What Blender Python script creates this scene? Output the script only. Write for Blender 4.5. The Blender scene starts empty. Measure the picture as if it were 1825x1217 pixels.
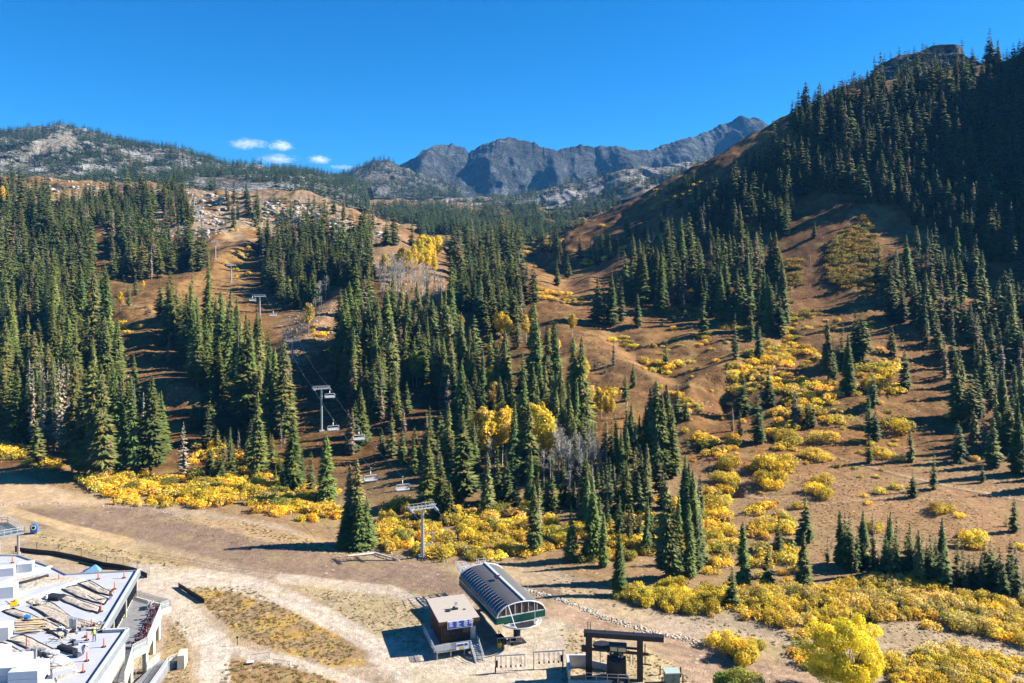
import bpy, bmesh, math, random
import numpy as np
from mathutils import Vector, Matrix
random.seed(7); rng = np.random.default_rng(7)
sc = bpy.context.scene
C = sc.collection
F = 1420.0; HC = 58.0; HY = 484.0; CX = 912.5
SUN_EL = math.radians(33); SUN_AZ = math.radians(10)   # azimuth measured from +X towards +Y

# ---------------------------------------------------------------- helpers
def W(px, py, Y):
    return Vector(((px-CX)/F*Y, Y, HC+Y*(HY-py)/F))

def link(name, me, parent=None):
    o = bpy.data.objects.new(name, me); C.objects.link(o)
    if parent is not None: o.parent = parent
    return o

def tag(o, label=None, cat=None, group=None, kind=None):
    if label: o['label'] = label
    if cat: o['category'] = cat
    if group: o['group'] = group
    if kind: o['kind'] = kind
    return o

def empty(name, loc=(0,0,0), rz=0.0, label=None, cat=None, group=None):
    o = bpy.data.objects.new(name, None); C.objects.link(o)
    o.location = loc; o.rotation_euler = (0,0,rz); o.empty_display_size = .5
    return tag(o, label, cat, group)

class NT:
    def __init__(s, name):
        s.m = bpy.data.materials.new(name); s.m.use_nodes = True
        s.t = s.m.node_tree; s.t.nodes.clear()
        s.out = s.t.nodes.new('ShaderNodeOutputMaterial')
        s.b = s.t.nodes.new('ShaderNodeBsdfPrincipled')
        s.t.links.new(s.b.outputs[0], s.out.inputs[0])
        s.b.inputs['Specular IOR Level'].default_value = .25
    def n(s, typ, **kw):
        nd = s.t.nodes.new(typ)
        for k, v in kw.items():
            if hasattr(nd, k): setattr(nd, k, v)
            else: nd.inputs[k.replace('_',' ')].default_value = v
        return nd
    def l(s, a, b): s.t.links.new(a, b)
    def noise(s, scale, detail=4, rough=.6, vec=None, dist=0):
        nd = s.n('ShaderNodeTexNoise'); nd.inputs['Scale'].default_value = scale
        nd.inputs['Detail'].default_value = detail; nd.inputs['Roughness'].default_value = rough
        nd.inputs['Distortion'].default_value = dist
        if vec is not None: s.l(vec, nd.inputs['Vector'])
        return nd.outputs['Fac']
    def ramp(s, fac, stops):
        r = s.n('ShaderNodeValToRGB'); e = r.color_ramp.elements
        while len(e) < len(stops): e.new(.5)
        for el, (p, c) in zip(e, stops):
            el.position = p; el.color = (c, c, c, 1) if isinstance(c, (int, float)) else (*c, 1)
        s.l(fac, r.inputs[0]); return r.outputs[0]
    def mix(s, a, b, fac, mode='MIX'):
        m = s.n('ShaderNodeMix'); m.data_type = 'RGBA'; m.blend_type = mode
        for sock, v in ((m.inputs[0], fac), (m.inputs[6], a), (m.inputs[7], b)):
            if isinstance(v, (int, float)): sock.default_value = v
            elif isinstance(v, tuple): sock.default_value = (*v, 1)
            else: s.l(v, sock)
        return m.outputs[2]
    def math(s, op, a, b=0.0):
        m = s.n('ShaderNodeMath'); m.operation = op
        for sock, v in ((m.inputs[0], a), (m.inputs[1], b)):
            if isinstance(v, (int, float)): sock.default_value = v
            else: s.l(v, sock)
        return m.outputs[0]
    def bump(s, h, strength, dist):
        b = s.n('ShaderNodeBump'); b.inputs['Strength'].default_value = strength
        b.inputs['Distance'].default_value = dist
        s.l(h, b.inputs['Height']); s.l(b.outputs[0], s.b.inputs['Normal']); return b
    def base(s, c, rough=.8, metal=0.0):
        if isinstance(c, tuple): s.b.inputs['Base Color'].default_value = (*c, 1)
        else: s.l(c, s.b.inputs['Base Color'])
        s.b.inputs['Roughness'].default_value = rough; s.b.inputs['Metallic'].default_value = metal
    def pos(s): return s.n('ShaderNodeNewGeometry').outputs['Position']
    def obj(s): return s.n('ShaderNodeTexCoord').outputs['Object']

def simple_mat(name, col, rough=.7, metal=0.0, var=.18, scale=3.0, bump=0.0):
    t = NT(name); o = t.obj()
    n = t.noise(scale, 5, .65, o)
    lo = tuple(c*(1-var) for c in col); hi = tuple(min(1, c*(1+var)) for c in col)
    t.base(t.ramp(n, [(.3, lo), (.7, hi)]), rough, metal)
    if bump: t.bump(n, bump, .05)
    return t.m

# mesh builder collecting boxes, tubes, prisms
class MB:
    def __init__(s): s.v = []; s.f = []; s.m = []
    def add(s, vs, fs, mi=0):
        k = len(s.v); s.v += [tuple(v) for v in vs]; s.f += [tuple(i+k for i in f) for f in fs]; s.m += [mi]*len(fs)
    def box(s, c, d, rz=0.0, mi=0, mat=None):
        x, y, z = d[0]/2, d[1]/2, d[2]/2
        vs = [Vector((a*x, b*y, e*z)) for e in (-1,1) for b in (-1,1) for a in (-1,1)]
        M = Matrix.Rotation(rz, 3, 'Z') if mat is None else mat
        vs = [M@v+Vector(c) for v in vs]
        s.add(vs, [(0,2,3,1),(4,5,7,6),(0,1,5,4),(2,6,7,3),(0,4,6,2),(1,3,7,5)], mi)
    def bar(s, a, b, w, h=None, mi=0):
        a = Vector(a); b = Vector(b); h = h or w; d = b-a; L = d.length
        if L < 1e-6: return
        q = d.to_track_quat('X', 'Z').to_matrix()
        s.box((a+b)/2, (L, w, h), mat=q, mi=mi)
    def tube(s, pts, r, n=6, mi=0, cap=True):
        pts = [Vector(p) for p in pts]; rs = r if isinstance(r, (list, tuple)) else [r]*len(pts)
        k = len(s.v); up = Vector((0,0,1))
        for i, p in enumerate(pts):
            d = (pts[min(i+1, len(pts)-1)]-pts[max(i-1, 0)]).normalized()
            u = d.cross(up if abs(d.z) < .9 else Vector((1,0,0))).normalized(); w = d.cross(u)
            for j in range(n):
                a = 2*math.pi*j/n; s.v.append(tuple(p+(u*math.cos(a)+w*math.sin(a))*rs[i]))
        for i in range(len(pts)-1):
            for j in range(n):
                s.f.append((k+i*n+j, k+i*n+(j+1)%n, k+(i+1)*n+(j+1)%n, k+(i+1)*n+j)); s.m.append(mi)
        if cap:
            s.f.append(tuple(k+j for j in range(n))); s.m.append(mi)
            s.f.append(tuple(k+(len(pts)-1)*n+n-1-j for j in range(n))); s.m.append(mi)
    def cyl(s, c, r, h, n=16, r2=None, mi=0):
        c = Vector(c); s.tube([c, c+Vector((0,0,h))], [r, r if r2 is None else r2], n, mi)
    def prism(s, poly, z0, z1, mi=0):
        n = len(poly); vs = [(p[0], p[1], z0) for p in poly]+[(p[0], p[1], z1) for p in poly]
        fs = [tuple(reversed(range(n))), tuple(range(n, 2*n))]+[(i, (i+1)%n, n+(i+1)%n, n+i) for i in range(n)]
        s.add(vs, fs, mi)
    def blob(s, c, r, sub=2, jit=.2, seed=0, mi=0):
        bm = bmesh.new(); bmesh.ops.create_icosphere(bm, subdivisions=sub, radius=1)
        rr = random.Random(seed); 
        vs = [(c[0]+v.co.x*r[0]*(1+rr.uniform(-jit, jit)), c[1]+v.co.y*r[1]*(1+rr.uniform(-jit, jit)), c[2]+v.co.z*r[2]*(1+rr.uniform(-jit, jit))) for v in bm.verts]
        fs = [tuple(v.index for v in f.verts) for f in bm.faces]; bm.free(); s.add(vs, fs, mi)
    def build(s, name, mats, parent=None, smooth=False):
        me = bpy.data.meshes.new(name); me.from_pydata(s.v, [], s.f); 
        if not isinstance(mats, (list, tuple)): mats = [mats]
        for m in mats: me.materials.append(m)
        if len(mats) > 1: me.polygons.foreach_set('material_index', s.m)
        if smooth: me.polygons.foreach_set('use_smooth', [True]*len(s.f))
        me.update(); return link(name, me, parent)

# fast numpy mesh
def np_mesh(name, co, tris, mat, col=None, smooth=False, quads=False):
    me = bpy.data.meshes.new(name); n = 4 if quads else 3
    me.vertices.add(len(co)); me.vertices.foreach_set('co', np.ascontiguousarray(co, dtype=np.float32).ravel())
    me.loops.add(len(tris)*n); me.loops.foreach_set('vertex_index', np.ascontiguousarray(tris, dtype=np.int32).ravel())
    me.polygons.add(len(tris)); me.polygons.foreach_set('loop_start', np.arange(0, len(tris)*n, n, dtype=np.int32))
    me.polygons.foreach_set('loop_total', np.full(len(tris), n, dtype=np.int32))
    if smooth: me.polygons.foreach_set('use_smooth', np.ones(len(tris), dtype=bool))
    me.materials.append(mat)
    if col is not None:
        a = me.color_attributes.new('Col', 'FLOAT_COLOR', 'POINT')
        c4 = np.ones((len(co), 4), dtype=np.float32); c4[:, :3] = col; a.data.foreach_set('color', c4.ravel())
    me.update(calc_edges=True); return me

_T = rng.random((64, 256, 256)).astype(np.float32)
def vnoise(x, y, seed=0):
    T = _T[seed % 64]; xi = np.floor(x).astype(int); yi = np.floor(y).astype(int)
    fx = x-xi; fy = y-yi; fx = fx*fx*(3-2*fx); fy = fy*fy*(3-2*fy)
    a = T[xi & 255, yi & 255]; b = T[(xi+1) & 255, yi & 255]; c = T[xi & 255, (yi+1) & 255]; d = T[(xi+1) & 255, (yi+1) & 255]
    return (a*(1-fx)+b*fx)*(1-fy)+(c*(1-fx)+d*fx)*fy
def fbm(x, y, seed=0, o=4, g=.5):
    s = 0; a = 1; t = 0
    for i in range(o):
        s = s+a*vnoise(x*2**i+i*17.3, y*2**i+i*9.1, seed+i); t += a; a *= g
    return s/t
def ridged(x, y, seed=0, o=4):
    s = 0; a = 1; t = 0
    for i in range(o):
        s = s+a*(1-np.abs(2*vnoise(x*2**i+i*7.7, y*2**i+i*3.3, seed+i)-1)); t += a; a *= .5
    return s/t

# ---------------------------------------------------------------- terrain
COLS = {
 -500: [(60,None),(120,None),(215,860),(240,815),(300,700),(370,600),(470,500),(620,400),(850,340),(1000,322),(1200,350),(1700,360),(2600,380)],
 -200: [(60,None),(120,None),(215,860),(240,815),(300,700),(370,600),(470,500),(620,400),(850,340),(1000,322),(1200,350),(1700,360),(2600,380)],
 0:    [(60,None),(110,None),(160,None),(215,862),(235,825),(258,780),(300,700),(370,600),(470,500),(620,400),(850,340),(1000,320),(1150,340),(1600,360),(2600,380)],
 100:  [(60,None),(110,None),(160,None),(215,862),(235,825),(265,770),(290,715),(370,600),(460,510),(600,410),(800,345),(960,320),(1100,335),(1600,360),(2600,380)],
 200:  [(60,None),(110,None),(160,None),(215,866),(240,828),(285,725),(330,640),(375,580),(440,515),(560,440),(700,380),(900,334),(960,330),(1100,345),(1600,365),(2600,380)],
 300:  [(60,None),(110,None),(160,None),(198,905),(232,838),(270,745),(300,680),(340,622),(375,570),(430,522),(500,480),(600,420),(700,378),(850,338),(900,331),(1050,350),(1600,365),(2600,380)],
 450:  [(60,None),(110,None),(150,None),(185,932),(208,885),(250,802),(290,722),(330,652),(365,600),(400,562),(450,520),(500,482),(560,440),(640,402),(740,362),(800,341),(900,362),(1100,370),(1600,362),(2600,375)],
 540:  [(60,None),(110,None),(150,None),(180,946),(205,895),(250,800),(285,728),(320,665),(360,605),(395,562),(450,515),(520,465),(600,420),(660,390),(740,350),(770,346),(880,372),(1100,372),(1600,362),(2600,375)],
 620:  [(60,None),(110,None),(145,None),(175,962),(200,905),(245,805),(270,748),(295,700),(330,640),(365,585),(400,545),(450,495),(520,452),(600,412),(660,388),(720,374),(850,392),(1050,385),(1400,368),(1900,356),(2600,360)],
 700:  [(60,None),(110,None),(145,None),(168,985),(187,930),(208,875),(240,805),(268,745),(300,682),(335,622),(385,560),(420,520),(460,482),(520,450),(570,425),(620,407),(760,420),(1000,402),(1400,372),(1900,357),(2600,360)],
 790:  [(60,None),(110,None),(145,None),(163,995),(185,935),(208,872),(240,802),(265,745),(290,700),(315,655),(345,605),(375,562),(405,525),(450,508),(520,480),(620,455),(720,432),(900,410),(1150,390),(1600,366),(1900,360),(2600,362)],
 860:  [(60,None),(110,None),(145,None),(162,1000),(180,945),(205,880),(236,812),(265,750),(290,700),(315,655),(345,605),(370,565),(395,535),(430,530),(500,505),(620,462),(760,430),(900,412),(1200,386),(1700,362),(2600,360)],
 930:  [(60,None),(110,None),(140,None),(162,1005),(178,950),(205,880),(232,820),(260,760),(290,700),(315,650),(345,600),(375,555),(410,520),(460,500),(540,480),(620,460),(700,446),(800,432),(1000,408),(1300,382),(1800,358),(2600,355)],
 1000: [(60,None),(110,None),(140,None),(156,1020),(178,950),(205,880),(230,822),(258,760),(285,702),(318,642),(355,580),(400,530),(440,508),(480,490),(540,470),(600,430),(650,412),(700,418),(850,425),(1050,402),(1400,376),(2000,350),(2600,350)],
 1100: [(60,None),(110,None),(135,None),(148,1050),(170,975),(190,915),(212,860),(240,800),(268,742),(292,692),(320,640),(355,588),(395,540),(435,500),(490,458),(560,418),(620,385),(655,371),(780,402),(1050,388),(1500,355),(2100,325),(2600,330)],
 1200: [(60,None),(110,None),(133,None),(146,1050),(165,995),(195,905),(230,822),(256,762),(285,702),(320,640),(348,600),(380,558),(430,500),(490,438),(550,378),(610,338),(645,318),(760,350),(1000,352),(1500,325),(2100,315),(2600,330)],
 1300: [(60,None),(110,None),(127,None),(142,1066),(163,1000),(195,902),(235,802),(282,702),(330,620),(372,560),(412,502),(458,440),(510,380),(562,318),(600,280),(632,264),(750,300),(1000,332),(1500,330),(2600,340)],
 1400: [(60,None),(110,None),(125,None),(142,1065),(160,1004),(192,905),(232,805),(278,702),(338,602),(390,520),(440,440),(495,360),(545,280),(585,228),(607,212),(720,250),(1000,330),(1500,340),(2600,345)],
 1500: [(60,None),(115,None),(125,None),(142,1065),(163,990),(190,905),(230,802),(265,722),(305,640),(355,562),(400,482),(445,402),(490,322),(535,242),(575,186),(600,168),(700,210),(1000,320),(1500,350),(2600,350)],
 1600: [(60,None),(112,None),(128,None),(142,1063),(163,990),(190,905),(230,800),(265,720),(303,640),(350,562),(395,482),(438,402),(482,320),(528,240),(568,172),(600,146),(700,190),(1000,320),(1500,350),(2600,350)],
 1710: [(60,None),(110,None),(128,None),(142,1062),(162,990),(186,910),(230,800),(263,720),(300,640),(346,562),(390,482),(430,402),(472,320),(515,240),(555,165),(595,128),(700,180),(1000,320),(1500,350),(2600,350)],
 1825: [(60,None),(110,None),(128,None),(142,1060),(160,992),(180,930),(228,800),(262,720),(300,640),(345,560),(386,480),(425,400),(466,320),(506,240),(546,160),(590,98),(700,150),(1000,320),(1500,350),(2600,350)],
 2000: [(60,None),(110,None),(128,None),(160,985),(180,915),(225,790),(258,700),(295,615),(340,530),(380,445),(420,360),(460,275),(500,190),(545,100),(590,30),(700,80),(1000,300),(1500,350),(2600,350)],
 2250: [(60,None),(110,None),(145,1010),(180,880),(225,740),(258,630),(295,530),(340,425),(380,190),(420,80),(460,-15),(500,-110),(545,-180),(600,-205),(700,-60),(1000,280),(1500,350),(2600,350)],  # unseen ridge right of the frame, raised to cast shade on the hillside
 2600: [(60,None),(110,None),(145,950),(180,800),(225,640),(258,520),(295,400),(340,300),(400,90),(460,-40),(545,-215),(600,-260),(700,-90),(1000,260),(1500,350),(2600,350)],  # same unseen ridge, height shaped for its shadow
}
P = []; Q = []
for px, lst in COLS.items():
    for Y, py in lst:
        P.append((px/600.0, math.log(Y)*1.6)); Q.append(0.0 if py is None else (HC+Y*(HY-py)/F)/Y)
P = np.array(P); Q = np.array(Q)
def _phi(a, b):
    d2 = ((a[:, None, :]-b[None, :, :])**2).sum(-1); return np.sqrt(d2+.0016)
A = _phi(P, P); n_ = len(P); B = np.zeros((n_+3, n_+3)); B[:n_, :n_] = A+np.eye(n_)*1e-4
B[:n_, n_] = 1; B[:n_, n_+1:] = P; B[n_, :n_] = 1; B[n_+1:, :n_] = P.T
Wt = np.linalg.solve(B, np.concatenate([Q, [0, 0, 0]]))
cpx = np.linspace(-500, 2600, 260); cl = np.linspace(math.log(60), math.log(2600), 300)
gx, gl = np.meshgrid(cpx/600, cl*1.6); pts = np.stack([gx.ravel(), gl.ravel()], 1)
q = np.zeros(len(pts))
for i in range(0, len(pts), 8000):
    p = pts[i:i+8000]; q[i:i+8000] = _phi(p, P)@Wt[:n_]+Wt[n_]+p@Wt[n_+1:]
q = q.reshape(gx.shape)
NU, NY = 1240, 1100
PXA = np.linspace(-500, 2600, NU); LYA = np.linspace(math.log(60), math.log(2600), NY)
def upsample(q):
    fx = np.interp(PXA, cpx, np.arange(len(cpx))); fy = np.interp(LYA, cl, np.arange(len(cl)))
    def cub(M, f, ax):
        i = np.clip(np.floor(f).astype(int), 1, M.shape[ax]-3); t = f-i
        w = [-.5*t+t*t-.5*t**3, 1-2.5*t*t+1.5*t**3, .5*t+2*t*t-1.5*t**3, -.5*t*t+.5*t**3]
        out = 0
        for k in range(4):
            m = np.take(M, i-1+k, axis=ax); out = out+(m*(w[k][:, None] if ax == 0 else w[k][None, :]))
        return out
    return cub(cub(q, fy, 0), fx, 1)
q = upsample(q)
PX, LY = np.meshgrid(PXA, LYA); YY = np.exp(LY); XX = (PX-CX)/F*YY
ZZ = q*YY
far = np.clip((YY-195)/60, 0, 1)
rough = far*(1+np.clip((YY-400)/600, 0, 1)*2)
ZZ = ZZ+rough*((fbm(XX/38, YY/38, 3, 4)-.5)*7.5+(fbm(XX/9, YY/9, 11, 3)-.5)*1.5)
ZZ = ZZ+(1-far)*(fbm(XX/14, YY/14, 20, 4)-.5)*.5+(fbm(XX/2.2, YY/2.2, 30, 2)-.5)*.14
def band(px, py, pts, w):       # distance to polyline in px space, gives 1 inside w, soft edge
    d = np.full(px.shape, 1e9)
    for (x0, y0), (x1, y1) in zip(pts[:-1], pts[1:]):
        vx, vy = x1-x0, y1-y0; t = np.clip(((px-x0)*vx+(py-y0)*vy)/(vx*vx+vy*vy), 0, 1)
        d = np.minimum(d, np.hypot(px-x0-t*vx, (py-y0-t*vy)*1.0))
    return d
PYG = HY-(ZZ-HC)*F/YY
for pts_, amp_, wd_ in (([(880,535),(830,555),(790,580)], 2.5, 18), ([(1000,605),(1080,640),(1190,700),(1240,745)], 2.6, 30), ([(1095,600),(1150,650),(1215,688)], -2, 18), ([(1230,700),(1300,665),(1380,640)], 3.5, 22),
      ([(1405,600),(1330,655),(1290,720)], -3, 14), ([(215,690),(350,700)], 3, 22), ([(500,650),(600,545)], 4, 22), ([(650,520),(790,500)], 5, 26), ([(960,450),(1010,480),(1060,455)], -7, 26), ([(940,490),(1050,500)], 3, 16),
      ([(1310,880),(1330,960)], -2.5, 10), ([(1240,880),(1400,900),(1600,1000)], -1.5, 14), ([(1500,640),(1640,600),(1760,560)], 4, 24), ([(1700,1040),(1825,1030)], 3, 16), ([(200,610),(265,600)], 2.5, 10), ([(205,560),(265,555)], 2.5, 9), ([(380,470),(440,440)], 3, 14)):
    dd_ = band(PX, PYG, pts_, 0); ZZ = ZZ+amp_*np.exp(-(dd_/wd_)**2)*(YY > 200)*(YY < 760)
PYG = HY-(ZZ-HC)*F/YY
# flat platform behind the lift apron and rocks in the talus handled by masks below
def inpoly(px, py, poly, soft=0):
    ins = np.zeros(np.shape(px), bool); n = len(poly)
    for i in range(n):
        x0, y0 = poly[i]; x1, y1 = poly[(i+1) % n]
        c = ((y0 > py) != (y1 > py)) & (px < (x1-x0)*(py-y0)/((y1-y0) or 1e-9)+x0); ins ^= c
    if not soft: return ins
    d = band(px, py, list(poly)+[poly[0]], 0); s = np.where(ins, d, -d)
    return np.clip(s/soft+.5, 0, 1)
_cum = np.minimum.accumulate(PYG, axis=0)
def hit(px, py):
    """first ground point seen at photograph position (px, py) -> X, Y, Z"""
    f = (px-PXA[0])/(PXA[1]-PXA[0]); i = int(np.clip(f, 0, NU-2)); col = _cum[:, i]
    j = int(np.searchsorted(-col, -py)); j = min(max(j, 1), NY-1)
    a, b = PYG[j-1, i], PYG[j, i]; t = 0 if a == b else min(max((a-py)/(a-b), 0), 1)
    Y = math.exp(LYA[j-1]+t*(LYA[1]-LYA[0])); return Vector(((px-CX)/F*Y, Y, gz((px-CX)/F*Y, Y)))
def gz(X, Y):
    px = CX+X/Y*F; f = np.clip((px-PXA[0])/(PXA[1]-PXA[0]), 0, NU-1.001); g = np.clip((math.log(Y)-LYA[0])/(LYA[1]-LYA[0]), 0, NY-1.001)
    i, j = int(f), int(g); u, v = f-i, g-j
    return float((ZZ[j, i]*(1-u)+ZZ[j, i+1]*u)*(1-v)+(ZZ[j+1, i]*(1-u)+ZZ[j+1, i+1]*u)*v)
# ---------------------------------------------------------------- ground colours (surface types)
G = np.empty(PX.shape+(3,)); G[:] = (.30, .20, .105)
W1 = (fbm(XX/3.1, YY/3.1, 40, 4)-.5); W2 = (fbm(XX/16, YY/16, 44, 4)-.5)
wob = W1*2.2+W2*1.2
def lay(mask, colr, amt=1.0):
    m = np.clip(mask, 0, 1)[..., None]*amt
    G[:] = G*(1-m)+np.array(colr)*m
def poly(pts, soft=10, w=14): return inpoly(PX+wob*w, PYG+W2*w, pts, soft)
def path(pts, w, soft=3, wb=5):
    d = band(PX+wob*wb, PYG+wob*wb*.4, pts, 0); return np.clip((w-d)/soft+.5, 0, 1)
front = (YY < 235)
lay(np.clip((YY-640)/200, 0, 1)*(PX < 900), (.34, .26, .17))
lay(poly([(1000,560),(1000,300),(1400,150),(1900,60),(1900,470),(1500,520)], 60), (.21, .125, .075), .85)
lay(np.clip(W2*5, 0, 1)*(YY > 220), (.40, .27, .12), .55)
lay(np.clip(-W2*5-.1, 0, 1)*(YY > 220), (.20, .12, .065), .7)
lay(poly([(0,330),(380,330),(380,500),(180,590),(300,600),(280,830),(0,820)], 40, 40), (.19, .13, .065), .6)
lay(poly([(560,480),(1060,560),(1090,860),(1040,940),(700,900),(300,850),(330,700),(520,560)], 40, 30), (.17, .115, .055), .65)
lay(poly([(200,600),(270,640),(360,700),(350,735),(240,720),(205,650)], 16), (.37, .25, .15), .8)
lay(poly([(380,415),(440,400),(450,500),(400,560),(250,600),(220,560),(330,500),(375,470)], 18), (.40, .29, .15), .8)
lay(poly([(880,530),(780,570),(790,600),(860,600)], 12), (.40, .25, .13), .8)
lay(poly([(940,500),(1050,480),(1130,620),(1180,680),(1080,640),(1030,560)], 20), (.38, .26, .15), .7)
lay(poly([(1000,605),(1060,600),(1210,690),(1240,740),(1120,720),(1040,650)], 16), (.34, .23, .14), .7)
lay(poly([(1220,720),(1500,760),(1830,900),(1830,1010),(1500,930),(1240,860)], 40), (.33, .20, .10), .85)
# pale rock and scree
rk = np.clip((ridged(XX/7, YY/7, 50, 4)-.52)*7, 0, 1)
lay(poly([(500,570),(610,520),(590,600),(540,650),(500,640)], 14)*(.5+.5*rk), (.44, .35, .28))
lay(poly([(640,440),(690,400),(790,470),(800,520),(760,560),(690,540)], 20)*(.5+.5*rk), (.40, .32, .26))
kn = poly([(440,345),(560,350),(640,380),(720,420),(640,430),(540,400),(420,400)], 14)
lay(kn, (.36, .25, .16)); 
rk2 = np.clip((ridged(XX/13+YY/30, YY/26, 56, 4)-.5)*9, 0, 1)
lay(poly([(60,350),(330,330),(640,350),(720,430),(560,420),(460,430),(390,420),(200,410)], 30, 30)*rk2*(YY > 520), (.52, .50, .49), .8)
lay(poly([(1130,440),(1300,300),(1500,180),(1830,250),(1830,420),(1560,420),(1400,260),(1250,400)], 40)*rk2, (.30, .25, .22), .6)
lay((YY > 760)*(PX > 560)*np.clip(W2*6, 0, 1), (.42, .37, .33), .5)
for q_, c_ in ((0, (.50, .38, .25)), (3, (.16, .10, .06))):
    lay(path([(1440,795+q_),(1500,818+q_),(1600,845+q_),(1700,868+q_),(1830,892+q_)], 1.3, 1.5, 1), c_, .85); lay(path([(1225,873+q_),(1330,884+q_),(1470,898+q_),(1560,888+q_),(1700,890+q_)], 1.1, 1.5, 2), c_, .5)
lay(path([(205,605),(250,578),(268,560),(245,545),(215,540)], 2, 2, 2), (.5, .4, .3), .8)
# apron
ap = poly([(-600,840),(0,835),(130,880),(330,905),(500,935),(640,985),(760,1010),(960,1005),(1110,1060),(1300,1090),(1520,1120),(1700,1105),(1900,1150),(2700,1150),(2700,4000),(-600,4000)], 8, 8)*front
lay(ap, (.43, .35, .26))
lay(ap*np.clip(W2*5+.1, 0, 1), (.38, .29, .17), .8)
lay(poly([(-600,838),(20,845),(140,886),(250,900),(60,915),(0,905),(-600,900)], 8, 5)*front, (.50, .37, .235))
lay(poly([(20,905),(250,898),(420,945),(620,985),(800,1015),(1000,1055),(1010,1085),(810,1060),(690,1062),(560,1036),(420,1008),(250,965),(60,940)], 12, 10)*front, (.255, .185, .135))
lay(path([(15,908),(120,940),(235,966)], 7, 2, 2)*front, (.52, .38, .22))
lay(poly([(60,945),(250,975),(330,1000),(330,1015),(260,1020),(50,975)], 9, 8)*front, (.42, .33, .19))
lay(poly([(420,925),(600,965),(640,985),(640,995),(440,955),(330,925)], 8, 8)*front, (.42, .30, .17))
lay(poly([(330,1045),(440,1042),(520,1075),(600,1120),(650,1160),(655,1185),(600,1190),(500,1160),(430,1140)], 6, 9)*front, (.34, .24, .13))
lay(poly([(330,1045),(440,1042),(520,1075),(600,1120),(650,1160),(655,1185),(600,1190),(500,1160),(430,1140)], 6, 9)*front*np.clip(W1*7, 0, 1), (.40, .26, .06), .8)
lay(poly([(530,1045),(690,1062),(760,1085),(750,1170),(690,1150),(590,1090)], 8, 9)*front, (.39, .32, .2))
lay(poly([(400,1175),(520,1180),(640,1217),(660,1300),(380,1300)], 6, 6)*front, (.33, .22, .11))
lay(poly([(300,1090),(335,1120),(345,1217),(330,1300),(280,1300),(290,1160)], 6, 6)*front, (.36, .27, .16))
lay(poly([(950,1060),(1090,1100),(1250,1142),(1420,1190),(1540,1260),(1200,1260),(1180,1160),(1040,1120),(970,1095)], 12, 8)*front, (.40, .29, .2))
lay(poly([(960,1130),(1040,1125),(1200,1180),(1260,1260),(1000,1260)], 12, 10)*front, (.47, .38, .24))
trk = np.clip(np.sin((XX*.5+YY*1.0)*2.6+W2*8)*1.6-.3, 0, 1)
lay(poly([(950,1060),(1090,1100),(1250,1142),(1420,1190),(1540,1260),(1280,1260),(1180,1170)], 12, 8)*front*trk, (.29, .2, .14), .55)
for off in (-3, 2, 6):
    lay(path([(250,985+off),(420,1015+off),(620,1045+off),(800,1040+off*2)], 1.2, 1.5, 2)*front, (.2, .14, .1), .55)
RD = [path([(240,1020),(330,1030),(430,1040),(520,1070),(610,1115),(700,1170),(800,1250)], 17, 5, 6),
      path([(500,1030),(620,1045),(700,1052),(760,1075)], 9, 4, 5)*.8,
      path([(255,1040),(300,1060),(330,1100),(385,1160),(380,1260)], 24, 8, 7),
      path([(395,1150),(450,1168),(520,1180),(600,1205),(700,1240)], 9, 3, 3),
      poly([(640,1150),(700,1120),(860,1100),(1000,1110),(1010,1180),(1020,1260),(740,1260)], 14, 9)]
ROAD = np.clip(np.max(RD, 0), 0, 1)*front
lay(ROAD, (.545, .475, .39))
lay(ROAD*np.clip(W1*5-.2, 0, 1), (.46, .39, .31), .8)
lay(path([(385,1150),(380,1260)], 26, 3, 3)*front, (.60, .55, .48), .8)
for off in (-7, 5):
    lay(path([(240,1020+off),(430,1040+off),(520,1070+off),(610,1115+off),(700,1170+off)], 1.5, 2, 2)*front, (.64, .57, .47), .6)
# damp creek bed below the willows
lay(poly([(560,930),(700,985),(1000,1010),(1100,1060),(1500,1040),(1830,1060),(1830,1100),(1560,1100),(1400,1140),(1100,1080),(960,1010),(640,990)], 10), (.24, .2, .14), .5)
G *= (1+(W1[..., None]*np.where(YY > 225, 1.0, .45)[..., None]))*(1+(fbm(XX/.9, YY/.9, 60, 3)-.5)[..., None]*np.clip(1.6-YY/200, 0, 1)[..., None]*.5)
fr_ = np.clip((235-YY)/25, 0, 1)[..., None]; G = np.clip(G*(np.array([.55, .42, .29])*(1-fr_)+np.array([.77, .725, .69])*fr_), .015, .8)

def ground_mat():
    t = NT('ground_earth'); a = t.n('ShaderNodeVertexColor', layer_name='Col').outputs[0]; p = t.pos()
    n1 = t.noise(.9, 6, .7, p); n2 = t.noise(.12, 4, .6, p); n3 = t.noise(5, 3, .6, p)
    c = t.mix(a, t.ramp(n1, [(.3, .74), (.5, 1.0), (.72, 1.24)]), 1.0, 'MULTIPLY')
    c = t.mix(c, t.ramp(n3, [(.35, .75), (.65, 1.2)]), .8, 'MULTIPLY')
    c = t.mix(c, (.33, .27, .10), t.math('MULTIPLY', t.ramp(n2, [(.52, 0.0), (.66, 1.0)]), .3))
    v = t.n('ShaderNodeTexVoronoi'); v.inputs['Scale'].default_value = .55; t.l(p, v.inputs['Vector'])
    vs = t.ramp(v.outputs['Distance'], [(.0, 1.0), (.14, 1.0), (.17, 0.0)])
    msk = t.math('MULTIPLY', vs, t.ramp(n2, [(.44, 1.0), (.52, 0.0)]))
    c = t.mix(c, (.46, .42, .37), t.math('MULTIPLY', msk, .55))
    t.base(c, .95); t.b.inputs['Specular IOR Level'].default_value = .1
    t.bump(t.math('ADD', n1, t.math('MULTIPLY', n3, .35)), .55, .5)
    return t.m
GM = ground_mat()
tri = []
idx = np.arange(NU*NY).reshape(NY, NU)
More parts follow.
